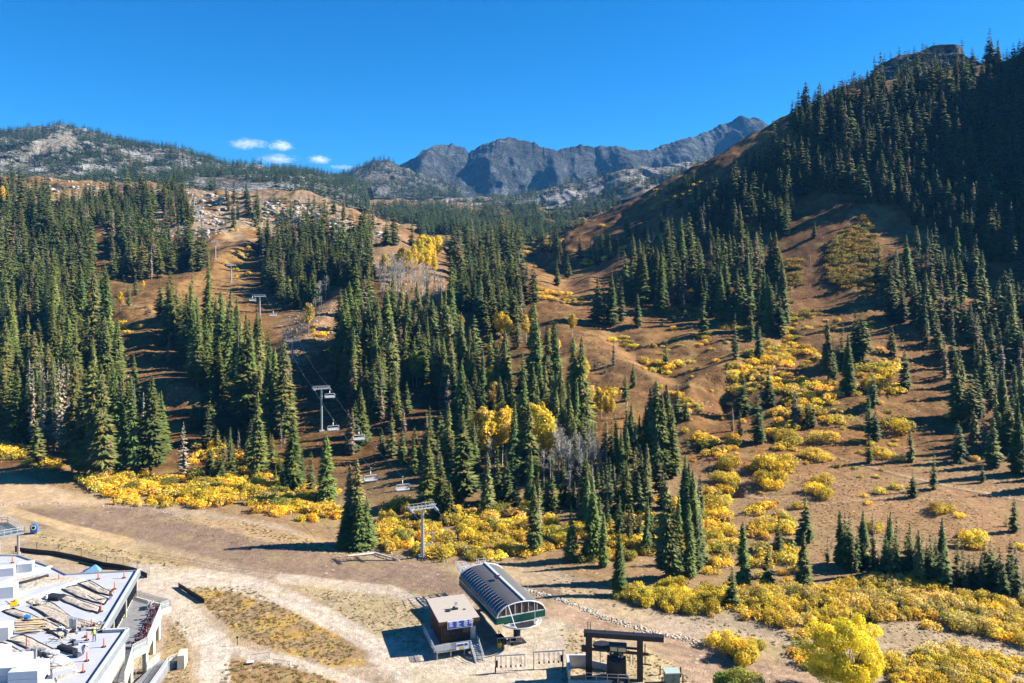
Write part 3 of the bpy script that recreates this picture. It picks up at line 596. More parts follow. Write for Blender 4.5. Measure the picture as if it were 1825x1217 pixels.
# ---------------------------------------------------------------- placement lists (photograph x, y of the top, y of the foot)
TREES = '''10,565,740 30,650,790 60,590,730 95,545,650 135,575,730 165,600,700 195,545,670 213,580,650 130,640,840 165,620,850 185,655,855 215,665,850
240,670,850 268,670,845 140,700,850 65,745,830 200,700,850 300,500,610 320,520,605 340,505,620 372,520,640 352,560,690 368,560,690 350,530,650 395,520,660
385,530,640 405,515,700 425,550,720 440,560,760 448,600,760 425,575,740 465,590,740 490,620,770 505,640,780 435,640,755 460,700,845 475,640,790 505,610,790
522,740,870 555,805,885 583,775,895 391,788,856 412,770,836 400,780,838 375,790,840 485,774,831 345,705,760 360,700,765 378,690,765 398,680,740 372,600,688
620,445,510 615,515,640 638,550,668 658,468,560 672,530,665 690,520,690 700,560,700 712,510,640 725,520,650 740,560,630 762,500,610 765,540,640 780,600,690
813,560,650 785,505,550 605,640,670 600,635,672 612,632,675 762,655,705 768,645,712 703,690,740 725,680,735 620,730,810 627,727,810 633,713,805 642,690,800
650,720,790 680,765,815 698,727,815 718,762,825 707,688,745 765,724,800 762,783,905 785,810,925 802,855,930 800,763,830 824,732,890 850,750,840 867,806,918
912,712,860 943,712,855 977,760,840 1023,744,845 952,862,985 985,840,910 1005,810,900 1046,835,940 1018,900,1000 1056,855,995 1076,912,1010 1104,940,1062
1065,830,870 1082,815,905 1117,820,920 1101,845,915 1143,803,875 1138,840,920 1152,885,985 1160,890,980 1190,845,1030 1193,880,1030 1221,812,920 1235,837,950
1227,900,1030 1207,880,1030 1240,905,1025 890,470,560 926,505,545 950,540,690 932,625,720 960,560,720 995,572,740 978,580,730 1022,602,775 1030,620,770 1037,600,775
985,575,700 975,705,760 993,460,508 1064,487,575 1077,490,580 1090,480,580 1107,503,575 1097,470,540 1136,522,582 1146,440,542 1130,440,530 1163,440,540
1179,500,560 1186,598,655 1253,515,600 1284,470,570 1268,465,540 1311,558,640 1353,582,638 1338,545,608 1314,483,550 1334,450,560 1367,490,590 1120,382,424
1139,427,540 1148,455,540 1125,430,470 1169,441,540 1178,449,555 1190,393,477 1214,388,463 1227,388,416 1227,428,463 1238,396,415 1249,368,430 1287,403,425
1277,424,470 1263,463,516 1280,472,540 1288,477,540 1295,438,475 1322,424,490 1333,413,480 1348,413,480 1315,483,540 1373,416,520 1382,413,520 1361,477,585
1394,463,590 1390,522,600 1137,522,583 1088,488,580 1404,373,405 1415,355,390 1451,390,425 1412,350,390 1347,415,500 1354,582,635 1476,570,680 1499,572,660
1511,595,703 1523,550,630 1538,553,645 1528,568,640 1597,438,495 1588,478,575 1588,582,633 1633,402,450 1631,350,385 1632,440,510 1650,365,400 1652,402,450
1652,443,510 1630,485,560 1650,490,582 1645,500,580 1671,370,400 1682,440,492 1694,453,490 1737,443,510 1737,382,435 1750,350,400 1778,385,460 1808,398,440
1799,478,550 1815,502,560 1754,547,612 1768,560,602 1613,623,696 1706,630,750 1685,630,670 1715,643,745 1554,660,725 1548,700,760 1419,689,755 1443,716,755
1392,692,720 1368,645,720 1787,660,760 1806,658,770 1820,650,790 1630,700,713 1207,680,748 1223,709,748 1256,698,722 1305,723,768 1323,663,740 1319,730,778
1350,691,787 1356,723,790 1370,655,725 1417,687,760 1438,712,760 1449,716,760 1485,600,680 1549,705,785 1561,723,787 1549,775,825 1612,625,697 1623,763,822
1627,838,886 1664,800,872 1704,630,742 1710,748,825 1753,763,807 1768,763,813 1751,825,860 1784,660,760 1815,712,845 1795,715,790 1807,886,948 1793,915,938
1556,914,1005 1578,940,1010 1596,922,1015 1619,950,1030 1634,952,1040 1643,954,1035 1652,960,1035 1679,922,1030 1668,955,1020 1706,962,1045 1755,962,1035
1475,958,1003 1520,958,1020 1495,985,1005 1435,880,965 1433,950,1048 1388,929,987 1406,965,985 1368,962,1048 1325,930,1048 1305,1005,1080 1222,813,930
1234,840,947 1789,998,1066 1811,987,1074 1451,838,865 1469,850,878 1209,797,838 1225,765,795 1346,1050,1072 1467,1052,1075 1706,940,958 1160,690,850 1172,678,850 1181,702,852 1190,685,846 1150,722,850 1199,722,850 1140,740,850 1130,752,855 1100,742,850 1112,735,850 1125,742,845 1108,760,860 1090,750,835 1120,720,745 1115,665,715
1128,645,690 1078,640,665 1060,630,660 1094,600,650 1225,665,690 870,480,580 900,520,600 880,500,590 845,560,640 920,540,620 905,600,680 1045,700,790'''
TREES = [tuple(map(float, s.split(','))) for s in TREES.split()]
DEAD = [(75,655,802),(95,648,805),(107,655,808),(60,650,795),(120,650,800),(284,700,800),(52,640,765),(72,630,740),(105,640,760),(115,640,770),(85,660,800),(110,650,780),(327,752,852),(845,640,700),(1790,513,575),(1778,530,590),(1443,444,472),(1567,512,545),(200,560,650),(120,560,640),(300,590,650),(960,870,950),(1245,850,940),(1116,700,745),(255,700,790),(150,720,820),(500,745,800),(270,440,500)]
FILL = [
 ([(0,395),(70,385),(150,410),(185,520),(190,575),(100,590),(0,590)], 290, 48, 78), ([(80,370),(130,362),(330,348),(345,400),(240,410),(150,400),(110,380)], 190, 30, 50),
 ([(190,430),(280,425),(345,440),(378,470),(375,480),(300,495),(200,500)], 110, 50, 76), ([(395,350),(450,345),(470,410),(400,410)], 25, 24, 42),
 ([(0,330),(90,350),(95,370),(20,385),(0,385)], 30, 35, 55), ([(0,600),(180,590),(200,640),(210,700),(290,790),(290,840),(130,830),(0,760)], 120, 85, 125),
 ([(275,560),(350,560),(400,600),(520,690),(520,790),(450,760),(350,690),(300,620)], 72, 80, 120), ([(460,440),(530,425),(640,432),(760,440),(700,470),(640,520),(560,500),(470,500)], 230, 42, 72),
 ([(430,540),(470,500),(560,500),(570,560),(520,600),(440,590)], 35, 42, 68), ([(600,600),(640,580),(800,600),(830,680),(1040,760),(1050,820),(860,800),(700,730),(620,700)], 185, 80, 115), ([(605,650),(700,640),(705,770),(620,720)], 34, 75, 110),
 ([(660,790),(820,800),(1050,850),(1060,900),(950,920),(860,880),(700,840)], 34, 60, 95), ([(790,445),(930,440),(930,560),(880,590),(830,560),(790,520)], 160, 42, 75),
 ([(1040,430),(1240,330),(1400,240),(1400,330),(1200,440),(1060,480)], 50, 22, 44), ([(1380,290),(1420,230),(1560,170),(1700,150),(1825,112),(1900,112),(1900,480),(1825,470),(1740,470),(1600,390),(1560,370),(1440,350),(1300,420),(1250,400)], 700, 42, 80),
 ([(1100,540),(1200,560),(1400,590),(1390,460),(1240,430),(1110,500)], 95, 58, 88), ([(1560,480),(1825,480),(1900,700),(1825,800),(1770,780),(1720,640),(1640,600),(1560,600)], 80, 55, 95),
 ([(1480,1005),(1560,1005),(1700,1035),(1825,1045),(1825,1060),(1700,1055),(1560,1035)], 44, 50, 100), ([(1000,900),(1160,880),(1260,930),(1250,1020),(1170,1010),(1060,980)], 24, 55, 105),
 ([(350,770),(600,840),(600,885),(400,850)], 34, 25, 62), ([(1200,1060),(1500,1060),(1830,1085),(1830,1120),(1400,1120)], 26, 20, 34), ([(440,350),(560,355),(700,410),(600,410),(440,400)], 60, 16, 34), ([(100,335),(330,340),(640,385),(560,360),(300,332)], 50, 12, 26),
 ([(190,500),(270,500),(275,640),(200,660)], 8, 22, 44), ([(1400,224),(1500,180),(1700,142),(1860,108),(1860,128),(1700,160),(1500,200),(1410,240)], 85, 34, 58),
 ([(-500,500),(-5,500),(-5,830),(-500,830)], 60, 85, 130), ([(-500,330),(-5,340),(-5,500),(-500,500)], 90, 40, 70), ([(1830,110),(2100,60),(2150,600),(1830,600)], 110, 50, 80), ([(1830,600),(2100,600),(2100,900),(1830,900)], 16, 70, 110),
 ([(940,440),(1030,425),(1040,445),(990,470),(945,470)], 6, 30, 45), ([(1180,352),(1290,292),(1400,260),(1420,420),(1250,430)], 120, 38, 64), ([(860,470),(940,480),(960,560),(900,610),(850,600)], 34, 50, 85), ([(1040,780),(1120,770),(1190,850),(1180,900),(1060,880)], 26, 60, 100), ([(1000,440),(1060,470),(1010,500),(960,480)], 6, 25, 40), ([(1600,540),(1825,520),(1900,860),(1760,850),(1690,700)], 55, 60, 95),
 ([(560,360),(800,366),(1000,366),(1090,350),(1240,316),(1235,332),(1100,380),(940,438),(790,440),(720,402),(620,366)], 3000, 13, 27)]
KEEPOUT = [[(990,425),(1200,325),(1400,220),(1420,262),(1215,366),(1010,456)], [(712,690),(772,690),(778,770),(705,770)], [(845,830),(1070,850),(1070,890),(930,900),(845,880)], [(1200,690),(1260,690),(1300,760),(1210,770)], [(205,560),(262,560),(345,680),(340,740),(235,690),(215,640)], [(395,480),(445,480),(560,620),(610,700),(720,830),(760,880),(700,900),(600,880),(545,790),(525,700),(470,640),(430,560)],
 [(650,440),(800,440),(810,520),(760,560),(690,530)], [(505,560),(600,530),(590,600),(540,650)], [(540,770),(610,770),(640,860),(600,930),(540,900)]]
SHRUBF = [   # willow thickets: area, count, width in px, palette indexes
 ([(0,790),(40,800),(110,835),(60,832),(0,815)], 26, 30, (0,2,3,6)), ([(130,852),(300,850),(420,850),(600,905),(605,935),(520,925),(400,900),(280,898),(180,885)], 185, 34, (0,0,1,2,3,6,5,7,4)),
 ([(180,885),(280,898),(400,903),(330,905),(200,900)], 10, 26, (7,6)), ([(340,780),(600,850),(600,890),(400,850),(330,830)], 44, 28, (0,2,5,1,7)),
 ([(665,905),(740,895),(830,905),(940,905),(1000,930),(1010,985),(940,990),(850,1000),(770,995),(685,975)], 150, 36, (0,0,1,2,3,6,5,7)), ([(940,930),(1060,940),(1180,890),(1270,900),(1290,980),(1160,1000),(1050,1000)], 105, 34, (0,2,5,6,6,7)),
 ([(1100,1062),(1180,1042),(1300,1055),(1300,1105),(1180,1090)], 70, 40, (0,0,1,2,5)), ([(1290,1058),(1400,1055),(1500,1030),(1620,1040),(1720,1062),(1830,1075),(1830,1150),(1760,1135),(1640,1100),(1540,1108),(1440,1125),(1330,1105)], 215, 42, (3,4,3,0,4,2)),
 ([(1590,1170),(1700,1165),(1830,1180),(1830,1230),(1600,1230)], 84, 44, (0,2,4,3,5)), ([(1420,1130),(1480,1120),(1470,1200),(1420,1190)], 12, 34, (2,3,6)),
 ([(1255,880),(1300,870),(1310,1000),(1260,1040)], 40, 32, (0,1,2,5)), ([(1330,900),(1420,900),(1420,1040),(1340,1040)], 34, 32, (4,2,5,0)), ([(1400,590),(1460,620),(1440,700),(1300,710),(1300,650)], 85, 23, (0,1,2,0)),
 ([(1530,650),(1590,650),(1600,700),(1540,705)], 20, 28, (0,1,2)), ([(1440,680),(1530,690),(1500,760),(1380,740)], 44, 25, (0,2,5,0)), ([(1370,770),(1410,760),(1420,800),(1380,810)], 8, 28, (0,1,5)),
 ([(1240,775),(1310,780),(1310,810),(1250,800)], 8, 26, (0,3)), ([(1140,640),(1210,650),(1200,668),(1150,660)], 18, 20, (0,1)), ([(1000,520),(950,512),(960,535),(1040,545),(1040,530)], 22, 15, (0,1,5)),
 ([(1075,600),(1110,600),(1150,620),(1100,620)], 10, 16, (0,1)), ([(920,450),(1000,425),(1010,435),(930,462)], 26, 11, (0,1,0)), ([(1030,470),(1090,452),(1120,430),(1110,455),(1040,478)], 18, 12, (0,1,3)), ([(1200,355),(1235,340),(1230,352),(1205,362)], 6, 9, (0,)),
 ([(1050,690),(1100,700),(1100,740),(1055,730)], 18, 24, (0,1,3)), ([(1200,690),(1250,730),(1235,750),(1205,720)], 8, 20, (0,1)), ([(480,500),(560,490),(640,470),(640,480),(540,510)], 26, 12, (0,1,2)), ([(120,560),(250,575),(260,595),(140,600)], 22, 16, (0,2,6)),
 ([(540,590),(590,560),(590,600),(550,640)], 10, 14, (0,4)), ([(820,520),(870,500),(870,530),(830,530)], 7, 14, (0,3)), ([(0,345),(60,350),(60,375),(0,375)], 12, 12, (0,2)), ([(400,400),(440,400),(470,500),(420,500)], 9, 12, (0,4)),
 ([(1100,560),(1560,560),(1640,720),(1560,900),(1250,900),(1180,700)], 170, 13, (0,1,2,4,5,6,6)), ([(1000,380),(1300,300),(1200,420),(1050,470)], 30, 9, (0,2,4,6)), ([(1290,640),(1400,600),(1400,650),(1310,720)], 30, 20, (0,1,2)), ([(1400,700),(1440,690),(1440,760),(1380,770)], 16, 26, (0,1,2)), ([(1700,900),(1760,960),(1830,980),(1700,990)], 6, 26, (2,5)), ([(1400,540),(1420,560),(1415,590),(1400,585)], 6, 15, (0,3))]
SHRUBL = [(1467,785,46),(1452,817,44),(1390,840,70),(1370,862,56),(1365,835,50),(1375,868,44),(1298,832,44),(1285,857,42),(1297,862,46),(1465,860,48),(1450,875,40),(1470,885,44),(1593,765,58),(1570,812,40),(1566,878,28),(1597,870,26),(1679,912,44),(1730,968,50),(1560,945,40),
 (1690,745,20),(1285,905,36),(1290,925,34),(1294,945,34),(1370,905,30),(1395,920,34),(1395,945,30),(1422,905,28),(1620,870,12),(1220,770,20),(1262,795,34),(1250,785,36),(1275,812,36),(1605,820,28),(1738,820,24),(1410,790,40),(1395,780,44),(1317,1165,74),(1290,1150,50),(1345,1155,40),(1660,1120,36),(1500,700,30),(1480,712,36),(1560,690,50),(1578,672,44)]
ASPENS = [(855,730,830,'orange'),(868,728,835,'orange'),(882,730,832,'orange'),(895,728,830,'orange'),(905,722,815,'gold'),(928,715,800,'gold'),(960,722,830,'gold'),(970,735,840,'gold'),(980,760,845,'gold'),(893,555,610,'gold'),(902,562,612,'gold'),(938,560,610,'orange'),
 (755,418,482,'gold'),(762,420,485,'gold'),(748,425,490,'gold'),(770,422,480,'gold'),(740,435,492,'orange'),(755,430,480,'gold'),(768,432,482,'gold'),(762,445,490,'gold'),(775,450,495,'gold'),(720,440,495,'orange'),(705,452,495,'gold'),(730,455,500,'orange'),(685,450,500,'pale'),(805,485,520,'gold'),(838,495,525,'orange'),(850,492,525,'orange'),(862,498,528,'orange'),
 (162,515,568,'orange'),(168,540,590,'gold'),(125,505,545,'gold'),(255,500,520,'gold'),(742,628,690,'lime'),(770,560,600,'lime'),(635,600,650,'lime'),(590,615,640,'lime'),(788,600,650,'orange'),(798,575,620,'gold'),(342,458,485,'orange'),(255,470,497,'pale'),(1065,690,745,'gold'),(1080,705,750,'gold'),(1055,685,730,'pale'),
 (875,650,720,'gold'),(880,680,740,'pale'),(5,330,370,'orange'),(12,325,345,'gold'),(630,483,505,'gold'),(550,540,600,'pale'),(470,470,490,'orange'),(990,600,650,'orange'),(1040,640,700,'gold'),(925,700,790,'orange'),(215,520,555,'gold'),(862,722,800,'orange'),(888,720,795,'orange'),(900,715,790,'gold'),(946,718,800,'gold'),(965,715,800,'gold'),(975,728,810,'gold'),(1048,690,740,'gold'),(1072,695,745,'gold'),(1090,710,750,'gold'),(886,555,600,'gold'),(910,570,612,'gold'),(895,600,640,'pale'),(960,590,630,'orange'),(978,585,625,'gold'),(745,640,690,'lime'),(736,632,688,'lime'),(780,420,470,'gold'),(715,440,480,'orange'),(728,445,485,'gold'),(820,560,600,'orange'),(800,585,640,'orange'),(1020,560,600,'orange'),(870,690,740,'orange'),(845,640,680,'pale')]
BARES = [(990,755,850),(1000,765,855),(1010,770,860),(1022,775,860),(1040,770,850),(1050,775,850),(1060,785,845),(975,790,870),(1032,800,870),(700,460,515),(690,465,520),(710,462,518),(722,470,520),(735,470,520),(680,460,515),(745,485,530),(760,480,530),(728,455,505),(695,455,520),(715,450,522),(740,455,525),(750,460,528),(765,470,532),(772,475,530),(788,485,532),(684,470,520),(706,470,525),(1050,760,840),(1056,770,850),(1030,765,850),(1005,750,840),(994,760,850),(780,480,525),
 (577,485,535),(572,495,540),(570,525,548),(560,528,550),(168,490,560),(175,500,560),(1045,790,860),(1068,800,860),(1015,820,880),(940,790,850),(872,775,840),(900,790,850)]
# ---------------------------------------------------------------- gather all plants
con = []                                                    # x, y, z, height, px height, px, py
def add_con(px, top, bot):
    h = hit(px, bot); con.append((h.x, h.y, h.z, (bot-top)*h.y/F, bot-top, px, bot))
def off_apron(px, py): return True
for t_ in TREES: add_con(*t_)
R_ = random.Random(11)
taken = [(t_[0], t_[2]) for t_ in TREES]
for poly_, n, h0, h1 in FILL:
    xs = [p[0] for p in poly_]; ys = [p[1] for p in poly_]; k = 0; tries = 0; mind = math.sqrt(max((max(xs)-min(xs))*(max(ys)-min(ys))/n, 1))*.32
    while k < n and tries < n*30:
        tries += 1; x = R_.uniform(min(xs), max(xs)); y = R_.uniform(min(ys), max(ys))
        if not bool(inpoly(np.array([x]), np.array([y]), poly_)[0]): continue
        if n < 1000 and any(bool(inpoly(np.array([x]), np.array([y]), kp)[0]) for kp in KEEPOUT): continue
        if n < 1000 and any(abs(x-a) < mind and abs(y-b) < mind*.6 for a, b in taken[-600:]): continue
        if n >= 1000:
            hh = hit(x, y)
            if vnoise(np.array([hh.x/70]), np.array([hh.y/110]), 8)[0] < .34: tries += 0; continue
            h1_ = h0+(h1-h0)*min(1, max(0, (y-345)/90)); s = R_.uniform(.75, 1.1)*h1_
        else: s = R_.uniform(h0, h1)*R_.choice([1.15, 1, .95, .8, .6])
        add_con(x, y-s, y); taken.append((x, y)); k += 1
far_con = []
def sheet(S, n, h0, h1, dens, seed, tmin=0, tmax=1.0, pxr=None):
    X, Y, Z = S; r = np.random.default_rng(seed); j = r.integers(int(tmin*(X.shape[0]-1)), int(tmax*(X.shape[0]-1))+1, n*4); i = r.integers(0, X.shape[1], n*4)
    x, y, z = X[j, i], Y[j, i], Z[j, i]; d = fbm(x/90, y/90+z/60, seed, 3); ok = (d > dens) & (run_mask(x, y, z) < .4)
    if pxr: p = CX+x/y*F; ok &= (p > pxr[0]) & (p < pxr[1])
    for a, b, c, k in list(zip(x[ok], y[ok], z[ok], r.uniform(h0, h1, ok.sum())))[:n]: far_con.append((a, b, c, k, k*F/b, 0, 0))
sheet(ML, 6500, 11, 21, .42, 3); sheet(ML, 500, 12, 20, .0, 5, .93); sheet(MD, 900, 14, 24, .45, 4); sheet(MM, 900, 12, 22, .5, 6); sheet(MC, 900, 14, 24, .42, 7, 0, .6, (600, 780)); sheet(MC, 300, 14, 24, .4, 8, .1, .3, (780, 1300)); sheet(MR, 420, 9, 17, .3, 9)
inview = lambda c: -20 < c[5] < 1845 and c[6]-c[4] < 1217
con.sort(key=lambda c: (-c[4] if inview(c) else 1e3))
near_con, rest_con = con[:292], con[292:]

def batch(name, items, protos, mat, label, cat, group=None, zscale=None, seed=0):
    """one mesh holding the uncountable rest of a kind"""
    r = np.random.default_rng(seed); Vs = []; Ts = []; Ks = []; o = 0
    items = np.array([it[:4] for it in items], float); pid = r.integers(0, len(protos), len(items))
    for k, (V, T, K) in enumerate(protos):
        it = items[pid == k]
        if not len(it): continue
        a = r.uniform(0, 6.28, len(it)); ca, sa = np.cos(a)[:, None], np.sin(a)[:, None]; s = it[:, 3:4]; ws = s*r.uniform(.95, 1.38, (len(it), 1))
        if zscale: zz = s*zscale
        else: zz = s
        X = (V[None, :, 0]*ca-V[None, :, 1]*sa)*ws+it[:, 0:1]; Y = (V[None, :, 0]*sa+V[None, :, 1]*ca)*ws+it[:, 1:2]; Z = V[None, :, 2]*zz+it[:, 2:3]
        Vs.append(np.stack([X, Y, Z], -1).reshape(-1, 3)); Ts.append((T[None]+(np.arange(len(it))*len(V))[:, None, None]+o).reshape(-1, 3))
        tint = r.uniform(.72, 1.3, (len(it), 1, 1))*np.concatenate([r.uniform(.88, 1.18, (len(it), 1, 1)), np.ones((len(it), 1, 1)), r.uniform(.85, 1.15, (len(it), 1, 1))], -1)
        Ks.append((K[None]*tint).reshape(-1, 3)); o += len(it)*len(V)
    me = np_mesh(name, np.vstack(Vs), np.vstack(Ts), mat, np.vstack(Ks)); ob = link(name, me)
    return tag(ob, label, cat, group, 'stuff')
mid = [c for c in rest_con if c[4] > 30]; low = [c for c in rest_con if c[4] <= 30]
batch('conifer_forest', mid, MIDL, M_needle, 'dense dark green conifer forest covering the valley slopes behind the nearer trees', 'forest', seed=1)
batch('distant_forest', low, FARL, M_needle, 'far off conifer forest filling the basin below the cliffs', 'forest', seed=2)
batch('mountain_forest', far_con, FARL, M_needle, 'tiny scattered conifers covering the far mountain sides', 'forest', seed=3)

# ---------------------------------------------------------------- individual plants
PLACES = [  # photograph position of a place and how one would name it
 (60,700,'at the far left edge of the forest above the willows'),(150,800,'at the foot of the left slope just above the yellow willows'),(240,800,'beside the open bare slope on the left'),(110,600,'among the grey snags on the left slope'),
 (200,600,'left of the striped meadow on the left slope'),(320,590,'right of the striped meadow on the left slope'),(370,730,'in the shaded hollow below the left meadow'),(430,680,'in the tall stand left of the grey lift tower'),(490,740,'in the tall stand nearest the grey lift tower'),
 (400,820,'in the mixed willows behind the dirt slope'),(540,850,'at the willow edge below the grey lift tower'),(620,900,'beside the dark shadow lying on the dirt slope'),(630,770,'just right of the middle lift tower'),(700,800,'behind the two empty lift chairs'),
 (640,620,'on the shaded slope below the pale scree'),(700,640,'in the tall central stand below the bare aspens'),(770,620,'right of the lime green aspen'),(780,880,'just behind the front lift tower'),(830,850,'between the front lift tower and the orange aspens'),
 (930,800,'among the orange and gold aspens'),(960,700,'in the central gully above the gold aspens'),(1030,720,'on the right side of the central gully'),(960,930,'behind the lift terminal among the willows'),(1040,900,'below the bare white aspens'),
 (1080,980,'at the willow edge right of the lift terminal'),(1120,880,'on the low slope right of the bare aspens'),(1200,980,'in the tall stand above the right willows'),(900,560,'at the mouth of the upper valley'),(1080,550,'on the grassy bench below the right ridge'),
 (1150,500,'in the left cluster on the right hillside'),(1220,440,'on the upper part of the right hillside'),(1280,530,'in the middle of the right hillside'),(1340,500,'in the dense cluster on the right hillside'),(1390,560,'at the right end of the hillside cluster'),
 (1190,630,'beside the small yellow gully on the right'),(1340,750,'in the clump among yellow willows on the right slope'),(1430,740,'near the round yellow bushes on the right slope'),(1500,650,'beside the yellow willow gully below the shaded slope'),
 (1560,760,'in the sunny meadow on the right'),(1640,560,'in the shaded stand on the right mountainside'),(1650,420,'high on the shaded right mountainside'),(1760,450,'near the right edge high on the mountainside'),(1790,560,'by the grey snags near the right edge'),
 (1710,700,'at the shadow edge of the right meadow'),(1800,740,'at the right edge beside the meadow'),(1640,850,'along the footpath crossing the right meadow'),(1340,1000,'in the willow thicket right of the tall stand'),(1430,990,'at the lower left corner of the right meadow'),
 (1510,1000,'in the low row along the meadow foot'),(1600,1000,'in the dark row below the right meadow'),(1700,1020,'at the right end of the dark row below the meadow'),(1800,1030,'near the right edge above the willow flat'),(300,450,'on the upper left slope beside the lift line'),(80,480,'in the dense forest high on the left'),
 (600,480,'below the rocky knoll'),(1500,280,'in the dark forest near the right ridge'),(1700,200,'on the skyline ridge at the upper right')]
ORD = 'first second third fourth fifth sixth seventh eighth ninth tenth eleventh twelfth thirteenth fourteenth fifteenth sixteenth seventeenth eighteenth nineteenth twentieth'.split()
def labels_for(items, what, group):
    """items: (px, py, size word); returns a distinguishing label for each"""
    g = {}
    for i, (px, py, w_) in enumerate(items):
        k = min(range(len(PLACES)), key=lambda j: (PLACES[j][0]-px)**2+(PLACES[j][1]-py)**2*1.4); g.setdefault((k, w_), []).append(i)
    out = [None]*len(items)
    for (k, w_), ids in g.items():
        ids.sort(key=lambda i: items[i][0]); n = len(ids)
        for r_, i in enumerate(ids):
            pre = 'lone' if n == 1 else ('leftmost' if r_ == 0 else 'rightmost' if r_ == n-1 else 'middle' if n == 3 else (ORD[r_] if r_ < 20 else ORD[19]))
            out[i] = f"{'' if n == 1 else pre+' '}{w_} {what} {PLACES[k][2]}" if n < 4 or pre in ('leftmost', 'rightmost') else f"{w_} {what} {pre} from left {PLACES[k][2]}"
            out[i] = ' '.join(out[i].split()[:16])
    return out
def proto_mesh(name, P_, mat): return np_mesh(name, P_[0], P_[1], mat, P_[2])
crown_me = [proto_mesh('crown', p, M_needle) for p in HI]
tr = MB(); tr.tube([(0, 0, -.05), (0, 0, .3), (.003, .002, .93)], [.017, .012, .003], 7); trunk_me = tr.build('trunk', M_bark).data
bpy.data.objects.remove(bpy.data.objects['trunk'])
def place(name, me_parts, x, y, z, h, ws, rz, label, cat, group):
    e = empty(name, (x, y, z), rz, label, cat, group); e.scale = (h*ws, h*ws, h)
    for nm, me in me_parts: link(nm, me, e)
    return e
sw = lambda h: 'tall' if h > 105 else 'medium' if h > 72 else 'small'
labs = labels_for([(c[5], c[6], ('tall' if c[4] > 105 else 'mid-height' if c[4] > 80 else 'short')) for c in near_con], 'green conifer', '')
for c, lb in zip(near_con, labs):
    k = R_.randrange(len(crown_me)); ws = R_.uniform(.85, 1.15)
    if (c[5], c[6]) in ((583, 895), (785, 925), (824, 890), (762, 905), (522, 870)): ws = 1.3
    place('conifer_tree', [('crown', crown_me[k]), ('trunk', trunk_me)], c[0], c[1], c[2], c[3]*1.0, ws*1.05, R_.uniform(0, 6.28), lb, 'conifer', 'green conifers on the slopes')
# the lone spruce beside the shadow on the dirt slope: several leaders grown together
h = hit(637, 973); hh = 156*h.y/F
e = empty('conifer_tree', h, 0, 'bushy lone spruce with brown top standing on the bare dirt slope edge', 'conifer', 'green conifers on the slopes')
big = join(*[(lambda q_: (q_[0]*np.array([w_, w_, s_])+np.array([dx, dy, 0]), q_[1], q_[2]))(conifer(300+i, 60, 11, .19, 5, .1, .02, .22, c_, d_)) for i, (dx, dy, s_, w_, c_, d_) in enumerate(
    ((0, 0, 1.0, 1.0, (.16, .145, .055), .15), (-.09, .02, .93, .8, (.18, .15, .07), .3), (.12, -.05, .58, .9, (.11, .135, .045), 0), (-.1, -.08, .5, .9, (.09, .12, .04), 0), (.05, -.1, .62, .9, (.10, .13, .04), 0)))])
e.scale = (hh, hh, hh); link('crown', proto_mesh('crown', big, M_needle), e); link('trunk', trunk_me, e)
h = hit(612, 972); e = place('conifer_tree', [('crown', crown_me[3]), ('trunk', trunk_me)], h.x, h.y, h.z, 42*h.y/F, 1.8, 0, 'small dark bushy spruce at the left foot of the bushy lone spruce', 'conifer', 'green conifers on the slopes')

dead_me = [proto_mesh('crown', p, M_needle) for p in HI_DEAD]
labs = labels_for([(x, b, 'bare') for x, t_, b in DEAD], 'dead conifer', '')
for (x, t_, b), lb in zip(DEAD, labs):
    h = hit(x, b); red = x in (845,)
    lb = lb.replace('bare dead', 'rusty red') if red else lb.replace('bare dead', 'grey dead')
    place('dead_conifer', [('crown', dead_me[2 if red else R_.randrange(2)]), ('trunk', trunk_me)], h.x, h.y, h.z, (b-t_)*h.y/F, 1.7 if x == 327 else R_.uniform(.8, 1.2), R_.uniform(0, 6), lb, 'dead tree', 'dead conifers on the slopes')
asp_me = {k: [proto_mesh('crown', p, M_leaf) for p in v] for k, v in ASP.items()}
stem_me = [np_mesh('trunk', v, t_, M_white) for v, t_ in ASPB]; bare_me = [np_mesh('trunk', v, t_, M_white) for v, t_ in BARE]
nm_ = {'gold': 'golden yellow', 'orange': 'orange', 'lime': 'lime green', 'pale': 'thin pale yellow'}
labs = labels_for([(x, b, nm_[c]) for x, t_, b, c in ASPENS], 'aspen with pale trunk', '')
for (x, t_, b, c), lb in zip(ASPENS, labs):
    h = hit(x, b); place('aspen_tree', [('crown', R_.choice(asp_me[c])), ('trunk', R_.choice(stem_me))], h.x, h.y, h.z, (b-t_)*h.y/F, R_.uniform(.8, 1.15)*(1.35 if c == 'lime' else 1), R_.uniform(0, 6), lb, 'aspen', 'aspens in autumn leaf')
labs = labels_for([(x, b, 'white') for x, t_, b in BARES], 'leafless aspen', '')
for (x, t_, b), lb in zip(BARES, labs):
    h = hit(x, b); o = link('bare_aspen', R_.choice(bare_me)); o.location = h; s = (b-t_)*h.y/F; o.scale = (s*1.1, s*1.1, s); o.rotation_euler = (R_.uniform(-.06, .06), R_.uniform(-.06, .06), R_.uniform(0, 6)); tag(o, lb, 'bare tree', 'leafless white aspens')

